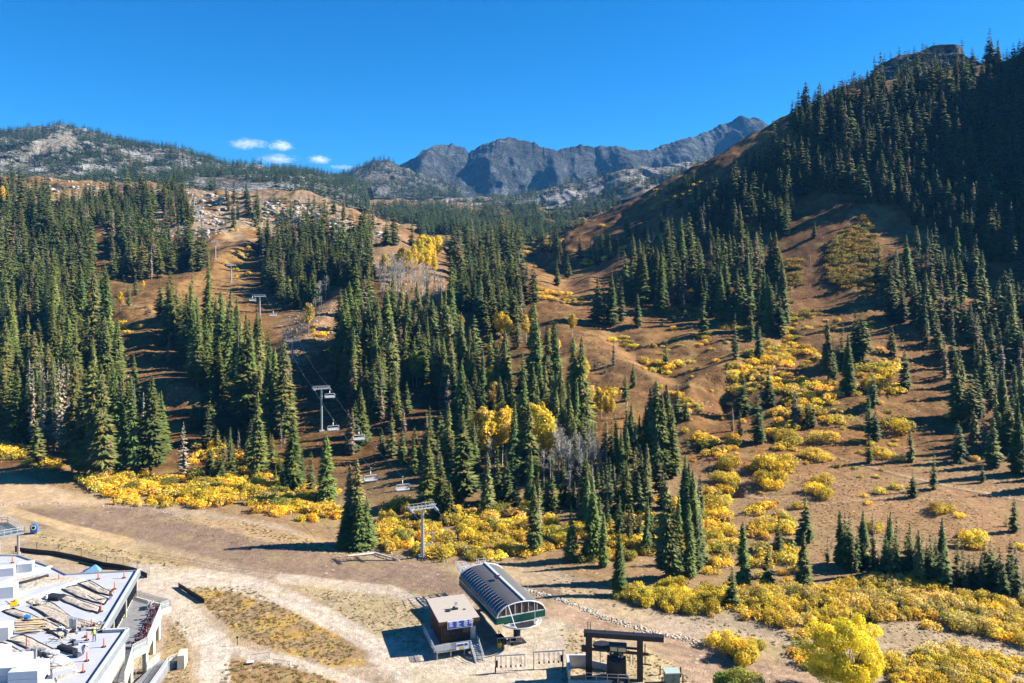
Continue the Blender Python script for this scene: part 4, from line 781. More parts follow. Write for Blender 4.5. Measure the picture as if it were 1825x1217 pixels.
shr = []
for poly_, n, wpx, pal in SHRUBF:
    xs = [p[0] for p in poly_]; ys = [p[1] for p in poly_]; k = 0; tr_ = 0
    while k < n and tr_ < 9000:
        tr_ += 1; x = R_.uniform(min(xs), max(xs)); y = R_.uniform(min(ys), max(ys))
        if not bool(inpoly(np.array([x]), np.array([y]), poly_)[0]): continue
        shr.append((x, y, wpx*R_.uniform(.6, 1.2), R_.choice(pal))); k += 1
for x, y, w_ in SHRUBL: shr.append((x, y, w_*.95, R_.choice((0, 0, 1, 2, 5))))
shr.sort(key=lambda s: -s[2]); near_s, rest_s = shr[:290], shr[290:]
sh_me = [proto_mesh('foliage', p, M_leaf) for p in SHI]; st_me = stems(9).build('stems', M_bark).data; bpy.data.objects.remove(bpy.data.objects['stems'])
cw = ['bright yellow', 'golden yellow', 'soft yellow', 'orange yellow', 'pale tan yellow', 'yellow green', 'olive', 'dull green']
labs = labels_for([(s[0], s[1], cw[s[3]]) for s in near_s], 'willow bush', '')
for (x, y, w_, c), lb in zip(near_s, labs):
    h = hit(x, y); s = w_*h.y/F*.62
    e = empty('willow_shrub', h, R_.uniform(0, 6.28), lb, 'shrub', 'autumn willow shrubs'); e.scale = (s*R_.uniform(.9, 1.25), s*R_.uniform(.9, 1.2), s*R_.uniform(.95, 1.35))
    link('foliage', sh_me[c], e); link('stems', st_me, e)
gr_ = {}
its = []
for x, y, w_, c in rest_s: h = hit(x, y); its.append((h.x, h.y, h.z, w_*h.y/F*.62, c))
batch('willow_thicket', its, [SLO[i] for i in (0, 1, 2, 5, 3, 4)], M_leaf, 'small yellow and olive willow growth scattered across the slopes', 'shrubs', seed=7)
# dim brown oak brush in the shade of the right mountainside
dm = []
for poly_, n in (([(1470,450),(1540,380),(1580,480),(1560,520),(1480,510)], 90), ([(1395,470),(1430,460),(1420,520),(1400,520)], 14), ([(1300,395),(1350,390),(1350,415),(1310,415)], 12), ([(1240,500),(1120,520),(1200,560),(1330,600),(1460,560),(1400,530)], 60)):
    xs = [p[0] for p in poly_]; ys = [p[1] for p in poly_]
    for _ in range(n*4):
        x = R_.uniform(min(xs), max(xs)); y = R_.uniform(min(ys), max(ys))
        if bool(inpoly(np.array([x]), np.array([y]), poly_)[0]): h = hit(x, y); dm.append((h.x, h.y, h.z, R_.uniform(7, 12)*h.y/F))
batch('brown_brush', dm, [SHDL], M_leaf, 'dim rusty brown brush patch on the shaded right mountainside', 'brush', seed=8)
# low sage and grass tufts on the open ground
tf = []
rt = np.random.default_rng(77)
for poly_, n, s0 in (([(330,1047),(440,1045),(640,1160),(600,1188),(430,1138)], 900, 7), ([(540,1048),(690,1064),(755,1090),(745,1165),(600,1090)], 420, 5), ([(400,1178),(520,1182),(640,1230),(390,1230)], 260, 9), ([(60,948),(330,1005),(300,1015),(60,970)], 260, 5), ([(430,928),(640,985),(600,990),(440,950)], 240, 5), ([(960,1000),(1100,1062),(1300,1110),(1420,1160),(1000,1060)], 420, 7), ([(1000,1120),(1180,1170),(1260,1230),(1000,1230)], 420, 6), ([(1500,1115),(1700,1110),(1830,1150),(1830,1170),(1560,1160)], 300, 6), ([(300,1095),(335,1120),(340,1230),(290,1230)], 130, 6), ([(0,480),(300,440),(620,470),(900,500),(1100,520),(1400,560),(1825,480),(1825,1000),(1300,1000),(1000,900),(600,880),(0,800)], 6500, 4.5), ([(130,900),(420,925),(650,990),(640,1010),(300,950)], 350, 4),
                    ([(1240,760),(1700,880),(1830,980),(1830,1040),(1480,1000),(1260,860)], 3200, 4), ([(1180,600),(1330,620),(1290,700),(1220,690)], 300, 4), ([(1430,700),(1640,640),(1700,760),(1800,860),(1460,820)], 1300, 4), ([(210,560),(262,560),(345,680),(340,740),(235,690)], 260, 4), ([(960,500),(1100,620),(1180,680),(1080,650),(1000,560)], 260, 4), ([(540,690),(640,740),(720,860),(560,780)], 260, 5), ([(660,420),(1400,230),(1400,300),(1100,470)], 900, 3.5), ([(1420,590),(1560,560),(1600,620),(1470,660)], 260, 4)):
    xs = [p[0] for p in poly_]; ys = [p[1] for p in poly_]; X_ = rt.uniform(min(xs), max(xs), n*3); Y_ = rt.uniform(min(ys), max(ys), n*3); ok = inpoly(X_, Y_, poly_)
    for x, y in list(zip(X_[ok], Y_[ok]))[:n]: h = hit(x, y); tf.append((h.x, h.y, h.z, s0*rt.uniform(.4, 1.2)*h.y/F*.5))
TFT = [shrub(400+i, 36, .2, c) for i, c in enumerate(([(.36, .27, .11), (.28, .22, .1)], [(.42, .30, .07), (.33, .2, .07)], [(.3, .27, .12), (.2, .2, .09)], [(.26, .15, .08), (.34, .22, .12)]))]
tag(batch('grass_tufts', tf, TFT, M_leaf, 'dry tan and rusty grass tufts and low sage on the open ground', 'grass', zscale=.6, seed=9), kind='stuff')
# ---------------------------------------------------------------- materials for built things
M_galv = simple_mat('galvanised_steel', (.42, .44, .46), .45, .6, .15, 4); M_whitep = simple_mat('white_painted_metal', (.45, .46, .47), .5, .1, .08, 2)
M_black = simple_mat('black_painted_steel', (.022, .022, .026), .45, .2, .4, 3); M_dark = simple_mat('dark_interior', (.02, .02, .024), .6, 0, .3, 2)
M_green = simple_mat('dark_green_panel', (.008, .065, .045), .4, 0, .15, 1); M_brownroof = simple_mat('bronze_roof_panel', (.12, .105, .095), .28, .35, .12, 1.2)
M_silver = simple_mat('silver_roof_panel', (.19, .185, .17), .4, .4, .1, 1.2); M_cream = simple_mat('cream_wall', (.46, .44, .36), .85, 0, .06, 1.5, .15); M_conc = simple_mat('grey_concrete', (.36, .345, .33), .9, 0, .2, 1.5, .25)
M_gravelroof = simple_mat('gravel_roof', (.34, .30, .26), .95, 0, .3, 9, .5); M_gravel = simple_mat('gravel_bed', (.36, .31, .255), .95, 0, .6, 3.5, .9); M_membrane = simple_mat('grey_roof_membrane', (.35, .36, .40), .7, 0, .1, .6)
M_foam = simple_mat('white_foam', (.5, .5, .53), .8, 0, .03, 2); M_clad = simple_mat('blue_grey_cladding', (.30, .35, .39), .45, .3, .1, 1); M_wood = simple_mat('raw_lumber', (.52, .38, .20), .8, 0, .25, 5)
M_brownwall = simple_mat('brown_timber_wall', (.07, .036, .02), .8, 0, .3, 4); M_orange = simple_mat('safety_orange', (.75, .13, .03), .6, 0, .1, 2); M_yel = simple_mat('hi_vis_yellow', (.62, .75, .06), .6, 0, .1, 2)
M_blue = simple_mat('blue_plastic', (.02, .14, .42), .5, 0, .2, 3); M_red = simple_mat('red_plastic', (.09, .010, .016), .5, 0, .2, 3); M_skin = simple_mat('skin', (.45, .27, .18), .6, 0, .05, 3); M_jean = simple_mat('dark_cloth', (.05, .06, .09), .9, 0, .3, 5)
M_signb = simple_mat('blue_sign_face', (.03, .06, .32), .5, 0, .1, 2); M_signw = simple_mat('white_lettering', (.75, .75, .75), .6, 0, .03, 2); M_ygold = simple_mat('yellow_plastic', (.75, .42, .02), .5, 0, .1, 2)
M_deck = simple_mat('dark_terrace_paving', (.17, .17, .18), .85, 0, .2, 1.2, .2); M_util = simple_mat('sage_green_metal', (.33, .40, .36), .5, .1, .1, 2); M_white = simple_mat('pale_bark_wood', (.55, .5, .43), .9, var=.35, scale=8)
def glass_mat():
    t = NT('tinted_glazing'); t.base((.018, .02, .035), .2); t.b.inputs['Specular IOR Level'].default_value = .6; return t.m
M_glass = glass_mat()
def mesh_mat(name, c, al):
    t = NT(name); t.base(c, .6); tr = t.n('ShaderNodeBsdfTransparent'); mx = t.n('ShaderNodeMixShader'); mx.inputs[0].default_value = al
    t.l(tr.outputs[0], mx.inputs[1]); t.l(t.b.outputs[0], mx.inputs[2]); t.l(mx.outputs[0], t.out.inputs[0]); return t.m
M_mesh = mesh_mat('railing_mesh', (.36, .40, .42), .55); M_net = mesh_mat('fence_wire', (.3, .3, .3), .22)
def G0(px, py): return hit(px, py)
def atz(px, py, z): Y = (HC-z)*F/(py-HY); return Vector(((px-CX)/F*Y, Y, z))

# ---------------------------------------------------------------- lift terminal
U = Vector((-.39, .92, 0)).normalized(); Vv = Vector((.92, .39, 0)).normalized(); Pn = Vector((1.4, 123.2, 0)); ang = math.atan2(U.y, U.x)
t = empty('lift_terminal', Pn, ang, 'lift terminal with dark ribbed arched roof and green fascia, near the hut', 'ski lift')
L = 17.2; HWD = 4.1   # local x runs to the far end, local +y is the left side
def arch(s):  # s -1 (left) .. 1 (right)
    return 5.1+1.85*max(0, 1-abs(s)**2.4)**.62
def arch_strip(s0, s1, n, x0, x1, lift=0):
    mb = MB(); v = []; 
    for i in range(n+1):
        s = s0+(s1-s0)*i/n; v += [(x0, -s*HWD, arch(s)+lift), (x1, -s*HWD, arch(s)+lift), (x0, -s*HWD*.985, arch(s)-.08), (x1, -s*HWD*.985, arch(s)-.08)]
    f = []
    for i in range(n): a = i*4; f += [(a, a+1, a+5, a+4), (a+2, a+6, a+7, a+3), (a, a+4, a+6, a+2), (a+1, a+3, a+7, a+5)]
    f += [(0, 2, 3, 1), (n*4, n*4+1, n*4+3, n*4+2)]; mb.add(v, f); return mb
arch_strip(-1, -.52, 9, .1, L, 0).build('side_glazing', M_glass, t)
rb = MB()
for k in range(19):
    x = .15+k*(L-.3)/18; pts = [(x, 0-s*HWD, arch(s)+.04) for s in np.linspace(-1, -.52, 8)]; rb.tube(pts, .028, 4)
rb.build('glazing_ribs', M_whitep, t)
arch_strip(-.52, .12, 10, .1, L, .03).build('roof_panel', M_brownroof, t); arch_strip(.2, 1, 12, .1, L, 0).build('roof_panel', M_silver, t)
mb = MB(); mb.box((L/2+.2, -.16*HWD, arch(.16)+.12), (L+.2, .42, .3)); mb.build('ridge_beam', M_whitep, t)
mb = MB(); mb.box((L*.55, .3, 7.45), (.9, .5, .22)); mb.box((L*.55+.2, .1, 7.6), (.2, .9, .15)); mb.build('roof_hatch', M_black, t)
mb = MB()
mb.box((L/2, HWD-.06, 4.62), (L, .16, 1.05)); mb.box((L/2, -HWD+.06, 4.62), (L, .16, 1.05)); mb.box((0, 0, 4.62), (.18, 2*HWD, 1.05)); mb.box((L, 0, 4.62), (.18, 2*HWD, 1.05)); mb.build('green_fascia', M_green, t)
mb = MB(); mb.box((L/2, HWD+.06, 5.12), (L+.1, .12, .14)); mb.box((-.06, 0, 5.16), (.12, 2*HWD+.2, .14)); mb.box((L/2, HWD+.1, 4.06), (L, .12, .1))
pts = [(-.04, -s*HWD, arch(s)+.02) for s in np.linspace(-1, 1, 25)]; mb.tube(pts, .11, 5); mb.tube([(L, p[1], p[2]) for p in pts], .11, 5)
for s in (-.62, -.25, 0.02, .3, .66): mb.bar((-.03, -s*HWD, 5.2), (-.03, -s*HWD, arch(s)), .1)
mb.build('window_frame', M_whitep, t)
mb = MB(); n = 24; v = [(.06, -s*HWD*.99, arch(s)-.05) for s in np.linspace(-1, 1, n)]+[(.06, -HWD*.99, 5.1), (.06, HWD*.99, 5.1)]; mb.add(v, [tuple(range(len(v)))])
mg = simple_mat('brown_end_glazing', (.09, .06, .045), .2, 0, .3, 2); mb.build('end_glazing', mg, t)
mb = MB(); v2 = [(L-.1, y, z) for _, y, z in v]; mb.add(v2, [tuple(reversed(range(len(v2))))]); mb.build('end_glazing', mg, t)
mb = MB(); mb.box((L/2, 0, 4.25), (L-.5, 6.9, .5)); mb.box((L/2, 2.2, 3.8), (L-1, .5, .6)); mb.box((L/2, -2.2, 3.8), (L-1, .5, .6)); mb.build('machinery', M_dark, t)
for x in (1.6, L-3.2):
    mb = MB(); mb.tube([(x, 0, -.6), (x, 0, 4.1)], .55, 14); mb.box((x, 0, 3.8), (1.2, 5, .6)); mb.box((x, 0, .1), (2.2, 2.2, .5)); mb.build('support_column', M_galv if x > 5 else M_dark, t)
mb = MB()      # rail hoop at the near end
hp = [(-2.6*math.sin(a)-.1, 3.1*math.cos(a), 4.0) for a in np.linspace(0, math.pi, 17)]; mb.tube(hp, .11, 6); mb.tube([(x*.8, y*.8, 3.75) for x, y, z in hp], .09, 6)
mb.bar((-.4, 2.9, 4.0), (-.4, -2.9, 4.0), .12); mb.bar((-1.9, 1.6, 4.0), (-.4, 2.9, 4.0), .3, .12); mb.bar((-1.9, -1.6, 4.0), (-.4, -2.9, 4.0), .3, .12)
mb.build('turning_rail', M_whitep, t)
mb = MB(); mb.cyl((-.3, 0, 3.7), 1.9, .18, 24); mb.build('bullwheel', M_dark, t)
mb = MB(); mb.bar((-.15, 2.2, 6.8), (-1.6, 1.7, 4.1), .08); mb.bar((-.15, -2.2, 6.7), (-1.6, -1.7, 4.1), .08); mb.build('hanger_rods', M_whitep, t)
mb = MB()      # catwalk lattice at the far end
for y in (-2.7, -1.3, 1.3, 2.7):
    mb.bar((L, y, 4.5), (L+5.2, y*.95, 4.9), .14); mb.bar((L, y, 5.6), (L+5.2, y*.95, 5.9), .07)
    for k in range(6): x = L+k*1.04; mb.bar((x, y, 4.55+k*.07), (x, y, 5.65+k*.05), .07); mb.bar((x, y, 4.55), (x+1, y, 5.7), .05)
for k in range(6): x = L+.2+k; mb.bar((x, -2.7, 4.6+k*.07), (x, 2.7, 4.6+k*.07), .1); mb.bar((x, -2.7, 5.7+k*.05), (x, -1.3, 5.7+k*.05), .05); mb.bar((x, 1.3, 5.7+k*.05), (x, 2.7, 5.7+k*.05), .05)
mb.bar((L-1.5, 2.7, 4.2), (L+4, 2.7, 4.9), .1); mb.bar((L+1, 3.4, 6.3), (L+5, 3, 6.2), .06); mb.bar((L+1, -3.4, 6.3), (L+5, -3, 6.2), .06)
mb.build('catwalk_lattice', M_foam, t)
mb = MB()
for k in range(8): mb.cyl((L+.5+k*.6, 2.0, 4.6), .22, .2, 10); mb.cyl((L+.5+k*.6, -2.0, 4.6), .22, .2, 10)
mb.build('tyre_rollers', M_black, t)
mb = MB(); mb.box((2.2, 2.4, .95), (2.4, .9, .12)); mb.box((2.2, 2.4, .5), (2.4, .9, .1)); mb.box((2.2, 2.4, 1.5), (2.6, .06, .06))
for x in (1.1, 3.3): mb.bar((x, 2.4, 0), (x, 2.4, 1.5), .08)
tag(mb.build('equipment_rack', M_black), 'low black rack standing in shade under the lift terminal', 'rack').matrix_world = Matrix.Translation(Pn)@Matrix.Rotation(ang, 4, 'Z')

# ---------------------------------------------------------------- operator hut
Pc = Vector((-11.1, 120.6, 0)); v1 = Vector((.95, .31, 0)).normalized(); ah = math.atan2(v1.y, v1.x)
t = empty('operator_hut', Pc, ah, 'brown operator hut with flat gravel roof beside the lift terminal', 'hut')   # local x to the right, y to the back
RW, RD_ = 6.5, 9.3
mb = MB(); mb.prism([(.7, .9), (RW-.5, .9), (RW-.5, RD_-.5), (.7, RD_-.5)], -.3, 4.3); mb.build('wall', M_brownwall, t)
mb = MB(); mb.box((RW/2, RD_/2, 4.55), (RW, RD_, .5)); r_ = mb.build('roof', M_brownwall, t); r2 = MB(); r2.box((RW/2, RD_/2, 4.83), (RW-.12, RD_-.12, .06)); r2.build('gravel_surface', M_gravelroof, r_)
mb = MB(); mb.cyl((2.3, 3.6, 4.85), .42, .1, 14); mb.cyl((3.4, 4.2, 4.85), .2, .3, 10); mb.box((3.5, 3.8, 4.98), (.9, .35, .25)); mb.box((4.9, 3.4, 4.9), (.35, .3, .1)); mb.build('roof_vents', M_black, t)
mb = MB(); mb.tube([(3.6, 4.1, 4.86), (3.6, 4.1, 6.0)], .05, 6); mb.box((3.72, 4.1, 5.75), (.4, .25, .5)); mb.build('antenna', M_whitep, t)
s = MB(); s.box((3.3, -.08, 4.25), (3.9, .1, 1.2)); sg = s.build('notice_board', M_signw, t)
s = MB(); s.box((3.3, -.14, 4.25), (3.7, .04, 1.0)); s.build('board_face', M_signb, sg)
s = MB(); rr = random.Random(3)
for cx0, n in ((1.6, 5), (2.75, 6), (3.9, 6), (4.75, 4)):
    for k in range(n):
        w_ = rr.uniform(.35, .75); s.box((cx0+w_/2, -.165, 4.66-k*.15), (w_, .012, .055 if k else .1))
s.build('lettering', M_signw, sg)
for x, w_ in ((1.5, .9), (2.9, 1.2), (4.5, 1.2)):
    mb = MB(); mb.box((x, .86, 2.9), (w_, .1, 1.0)); wd = mb.build('window', M_glass, t)
    mb = MB(); mb.box((x, .8, 3.43), (w_+.16, .08, .08)); mb.box((x, .8, 2.37), (w_+.16, .08, .08)); mb.box((x-w_/2-.04, .8, 2.9), (.08, .08, 1)); mb.box((x+w_/2+.04, .8, 2.9), (.08, .08, 1)); mb.build('frame', M_brownwall, wd)
mb = MB(); mb.box((5.6, .86, 2.25), (.8, .09, 1.9)); d_ = mb.build('door', M_galv, t); mb = MB(); mb.box((5.3, .78, 2.2), (.05, .08, .2)); mb.build('handle', M_black, d_)
mb = MB(); mb.box((2.6, -.5, 1.2), (6.6, 2.6, .16)); mb.box((-.35, 3.2, 1.2), (1.5, 6, .14))
for x in (-.6, 1.5, 3.6, 5.6): mb.bar((x, -1.6, -.3), (x, -1.6, 1.2), .16)
mb.build('deck', M_galv, t)
mb = MB()
def rail(mb, a, b, h=1.05, n=None, w_=.06):
    a = Vector(a); b = Vector(b); n = n or max(2, int((b-a).length/1.1))
    for k in range(n+1): p = a.lerp(b, k/n); mb.bar(p, p+Vector((0, 0, h)), w_)
    for z in (h, h*.55): mb.bar(a+Vector((0, 0, z)), b+Vector((0, 0, z)), w_)
rail(mb, (-.7, -1.8, 1.25), (4.5, -1.8, 1.25)); rail(mb, (-1.1, -1.8, 1.25), (-1.1, 5.8, 1.25)); rail(mb, (5.9, -1.8, 1.25), (5.9, .6, 1.25))
mb.build('railing', M_whitep, t)
mb = MB(); mb.add([(-1.1, -1.83, 1.35), (4.5, -1.83, 1.35), (4.5, -1.83, 2.2), (-1.1, -1.83, 2.2)], [(0, 1, 2, 3)]); mb.add([(-1.13, -1.8, 1.35), (-1.13, 5.8, 1.35), (-1.13, 5.8, 2.2), (-1.13, -1.8, 2.2)], [(0, 1, 2, 3)]); mb.build('railing_mesh', M_mesh, t)
st = MB()
for k in range(8): st.box((5.2, -1.95-k*.34, 1.12-k*.155), (1.25, .32, .06))
st.bar((4.55, -1.8, 1.15), (4.55, -4.7, -.1), .07, .22); st.bar((5.85, -1.8, 1.15), (5.85, -4.7, -.1), .07, .22); so_ = st.build('stair', M_galv, t)
mb = MB()
for x in (4.55, 5.85):
    mb.bar((x, -1.8, 2.25), (x, -4.7, 1.0), .06); mb.bar((x, -1.8, 1.7), (x, -4.7, .5), .05)
    for k in range(5): mb.bar((x, -1.8-k*.72, 1.15-k*.31), (x, -1.8-k*.72, 2.25-k*.31), .05)
mb.build('handrail', M_whitep, so_)
b_ = MB(); b_.box((3.2, -1.95, 1.75), (1.9, .06, .95)); bn = b_.build('banner', M_signw, t)
b_ = MB(); b_.box((2.85, -1.995, 1.95), (1.0, .02, .3)); b_.box((3.75, -1.995, 1.95), (.5, .02, .35)); b_.build('banner_patch', M_signb, bn); b_ = MB(); b_.box((3.1, -1.995, 1.55), (.6, .02, .3)); b_.build('banner_patch', M_ygold, bn)

# ---------------------------------------------------------------- clutter by the lift
t = empty('yellow_barrel', atz(890, 1156, 0), 0, 'yellow plastic barrel in front of the white racks by the lift', 'barrel')
mb = MB(); mb.cyl((0, 0, 0), .36, 1.0, 14); mb.build('drum', M_ygold, t); mb = MB()
for z in (.2, .55, .9): mb.cyl((0, 0, z), .385, .06, 14)
mb.build('hoops', M_ygold, t)
p = atz(900, 1150, 0); t = empty('barrier_rack', p, .1, 'white barrier rack with orange panels standing behind the yellow barrel', 'barrier')
mb = MB()
for x in (-1.2, -.2, .8, 1.8, 2.6): mb.bar((x, 0, 0), (x, 0, 1.2), .12); mb.bar((x-.1, -.5, .05), (x-.1, .5, .05), .1)
mb.bar((-1.2, 0, 1.15), (2.6, 0, 1.15), .14); mb.bar((-1.2, 0, .5), (2.6, 0, .5), .12); mb.build('frame', M_whitep, t)
mb = MB(); mb.box((-.7, .02, .8), (.4, .08, .5)); mb.box((2.1, .02, .75), (.35, .08, .5)); mb.build('panel', M_orange, t)
mb = MB(); mb.tube([atz(878, 1150, .08), atz(872, 1160, .08), atz(885, 1166, .08), atz(900, 1163, .08), atz(907, 1150, .08)], .07, 5); tag(mb.build('black_hose', M_black), 'black hose curving on the gravel in front of the yellow barrel', 'hose')
def gate(px0, py0, px1, label, post):
    a = atz(px0, py0, 2.6); b = atz(px1, py0-3, 2.6); t = empty('queue_gate', Vector((a.x, a.y, 0)), 0, label, 'gate', 'lift queue gates'); o = Vector((a.x, a.y, 0)); a = a-o; b = b-o
    mb = MB(); mb.bar(a, b, .16); 
    for q_ in ((a, b) if post == 2 else (a,)): mb.bar((q_.x, q_.y, -.3), (q_.x, q_.y, 2.6), .15)
    mb.bar((b.x, b.y, .9 if post == 1 else -.2), b, .1); mb.build('frame', M_galv, t)
    for k in range(1, 6):
        p = a.lerp(b, k/6); g = MB(); g.bar(p, (p.x, p.y, 1.1), .05); g.bar((p.x+.18, p.y, 2.4), (p.x+.18, p.y, .8), .05); g.box((p.x+.09, p.y, 1.0), (.26, .06, .3)); g.build('hanging_gate', M_black if k % 2 else M_galv, t)
    g = MB(); p = a if post == 1 else b; g.box((p.x+.2*(1 if post == 1 else -1), p.y-.1, 1.5), (.3, .3, .9)); g.box((p.x, p.y-.1, .7), (.2, .2, .8)); g.build('card_reader', M_black, t)
gate(883, 1169, 935.5, 'left queue gate frame with hanging bars in front of the stair', 1); gate(951, 1162, 1003, 'right queue gate frame with hanging bars nearer the black gantry', 2)

# ---------------------------------------------------------------- black gantry with counterweight
t = empty('gantry', Vector((10.9, 113.9, 0)), math.atan2(-1.1, 7.2), 'black steel gantry frame with a heavy crossbeam at the bottom edge', 'gantry')
mb = MB(); mb.box((.1, 0, 2.7), (.9, .8, 6.6)); mb.build('post', M_black, t); mb = MB(); mb.box((7.3, 0, 2.7), (.85, .8, 6.6)); mb.build('post', M_black, t)
mb = MB(); mb.box((5.0, 0, 6.25), (11.2, 1.0, .62)); mb.box((5.0, 0, 6.6), (11.3, 1.1, .09)); mb.build('crossbeam', M_black, t)
for x in (2.4, 6.4): mb = MB(); mb.box((x, .3, 6.75), (.12, .12, .2)); mb.build('beam_lug', M_black, t)
mb = MB(); mb.tube([(-.1, .1, 6.6), (-.1, .1, 7.9)], .04, 5); mb.tube([(.35, .1, 6.6), (.35, .1, 7.9)], .04, 5)
for z in (6.9, 7.2, 7.5, 7.8): mb.bar((-.1, .1, z), (.35, .1, z), .035)
mb.build('ladder', M_black, t)
mb = MB(); mb.bar((-.5, -.2, 4.2), (8.5, -.2, 4.0), .25, .35); mb.bar((.6, .8, 4.3), (7.4, .8, 4.2), .2, .3); mb.box((-.6, -.2, 4.2), (.7, .5, .8)); mb.bar((8.0, -.2, 5.4), (8.0, -.2, 2.6), .14); mb.bar((7.4, -.2, 2.6), (8.9, -.2, 2.5), .15)
for x in (1.7, 5.9, 6.3): mb.bar((x, .1, 4.0), (x, .1, 2.2), .09)
mb.bar((2.2, .2, 4.1), (3.3, .2, 3.3), .1); mb.bar((5.2, .2, 4.1), (4.2, .2, 3.3), .1); mb.build('carriage', M_black, t)
mb = MB(); mb.box((4.2, -.35, 4.75), (2.5, 1.1, 1.0)); hb = mb.build('motor_housing', M_black, t); mb = MB(); mb.box((3.65, -.92, 4.72), (.95, .04, .55)); mb.box((4.8, -.92, 4.7), (1.05, .04, .55)); mb.build('cream_panel', simple_mat('cream_panel', (.5, .43, .26), .6), hb)
mb = MB(); mb.cyl((2.0, .2, 4.55), 1.35, .16, 22); mb.cyl((2.0, .2, 4.35), 1.2, .12, 22); mb.build('sheave_wheel', M_dark, t)
mb = MB(); rs = [(2.2, 1.75), (2.0, 1.55), (1.7, 1.42), (1.0, 1.38), (.2, 1.36), (-.45, 1.36), (-.75, 1.2), (-.9, .9)]
mb.tube([(4.0, 0, 2.35-(2.2-0)+ (0)), (4.0, 0, .55), (4.0, 0, .9), (4.0, 0, 1.6), (4.0, 0, 2.4), (4.0, 0, 3.0), (4.0, 0, 3.2), (4.0, 0, 3.35)], [1.85, 1.6, 1.45, 1.4, 1.38, 1.36, 1.2, .7], 20)
mb.tube([(4, 0, 3.3), (4, 0, 4.2)], .45, 12)
for k in range(8): a = k*.785; mb.box((4+1.2*math.cos(a), 1.2*math.sin(a), 3.3), (.25, .12, .3), rz=a)
mb.build('counterweight', M_black, t, True)
q0 = atz(1012, 1207, 0); t = empty('concrete_pit_wall', q0, 0, 'grey concrete retaining wall with white end beside the gantry', 'wall')
mb = MB(); mb.box((1.8, 2.6, .8), (3.2, .3, 2.2)); mb.box((4.7, 1.9, .5), (3.2, .3, 1.6), rz=-.45); mb.box((.1, .3, .8), (.3, 4.6, 2.2)); mb.box((3.4, -1.9, .0), (7, .35, 1.2)); mb.build('wall_panel', M_conc, t)
mb = MB(); mb.box((.1, .3, 1.95), (.4, 4.7, .12)); mb.box((1.8, 2.6, 1.95), (3.3, .36, .1)); mb.build('white_coping', M_whitep, t)
t = empty('pipe_railing', q0+Vector((2.4, -1.9, .6)), -.1, 'galvanised pipe railing in front of the black counterweight', 'railing'); mb = MB(); rail(mb, (0, 0, 0), (6, 0, 0), 1.0, 4, .07); mb.build('rails', M_galv, t)
t = empty('utility_box', atz(1197, 1219, 0), .05, 'pale green utility box between dark posts at the bottom edge', 'utility box')
mb = MB(); mb.box((0, 0, .85), (2.0, 1.5, 1.9)); mb.build('cabinet', simple_mat('dark_sage_metal', (.16, .20, .17), .5), t); mb = MB(); mb.box((0, 0, 1.86), (2.15, 1.7, .14)); mb.build('lid', M_util, t)
mb = MB(); mb.bar((0, -.77, .1), (0, -.77, 1.7), .04); mb.box((.25, -.78, 1.0), (.08, .06, .25)); mb.build('door_seam', M_black, t)
for px_, py_, lb in ((1176.5, 1204, 'dark post left of and behind the pale green utility box'), (1213, 1206, 'dark post right behind the pale green utility box'), (1217, 1222, 'dark post right front of the pale green utility box'), (1180, 1224, 'dark post left front of the pale green utility box')):
    mb = MB(); mb.cyl((0, 0, -.2), .1, 1.5, 8); mb.cyl((0, 0, 1.3), .12, .08, 8); o = mb.build('bollard', M_black); o.location = atz(px_, py_, 0); tag(o, lb, 'post', 'dark posts round the utility box')

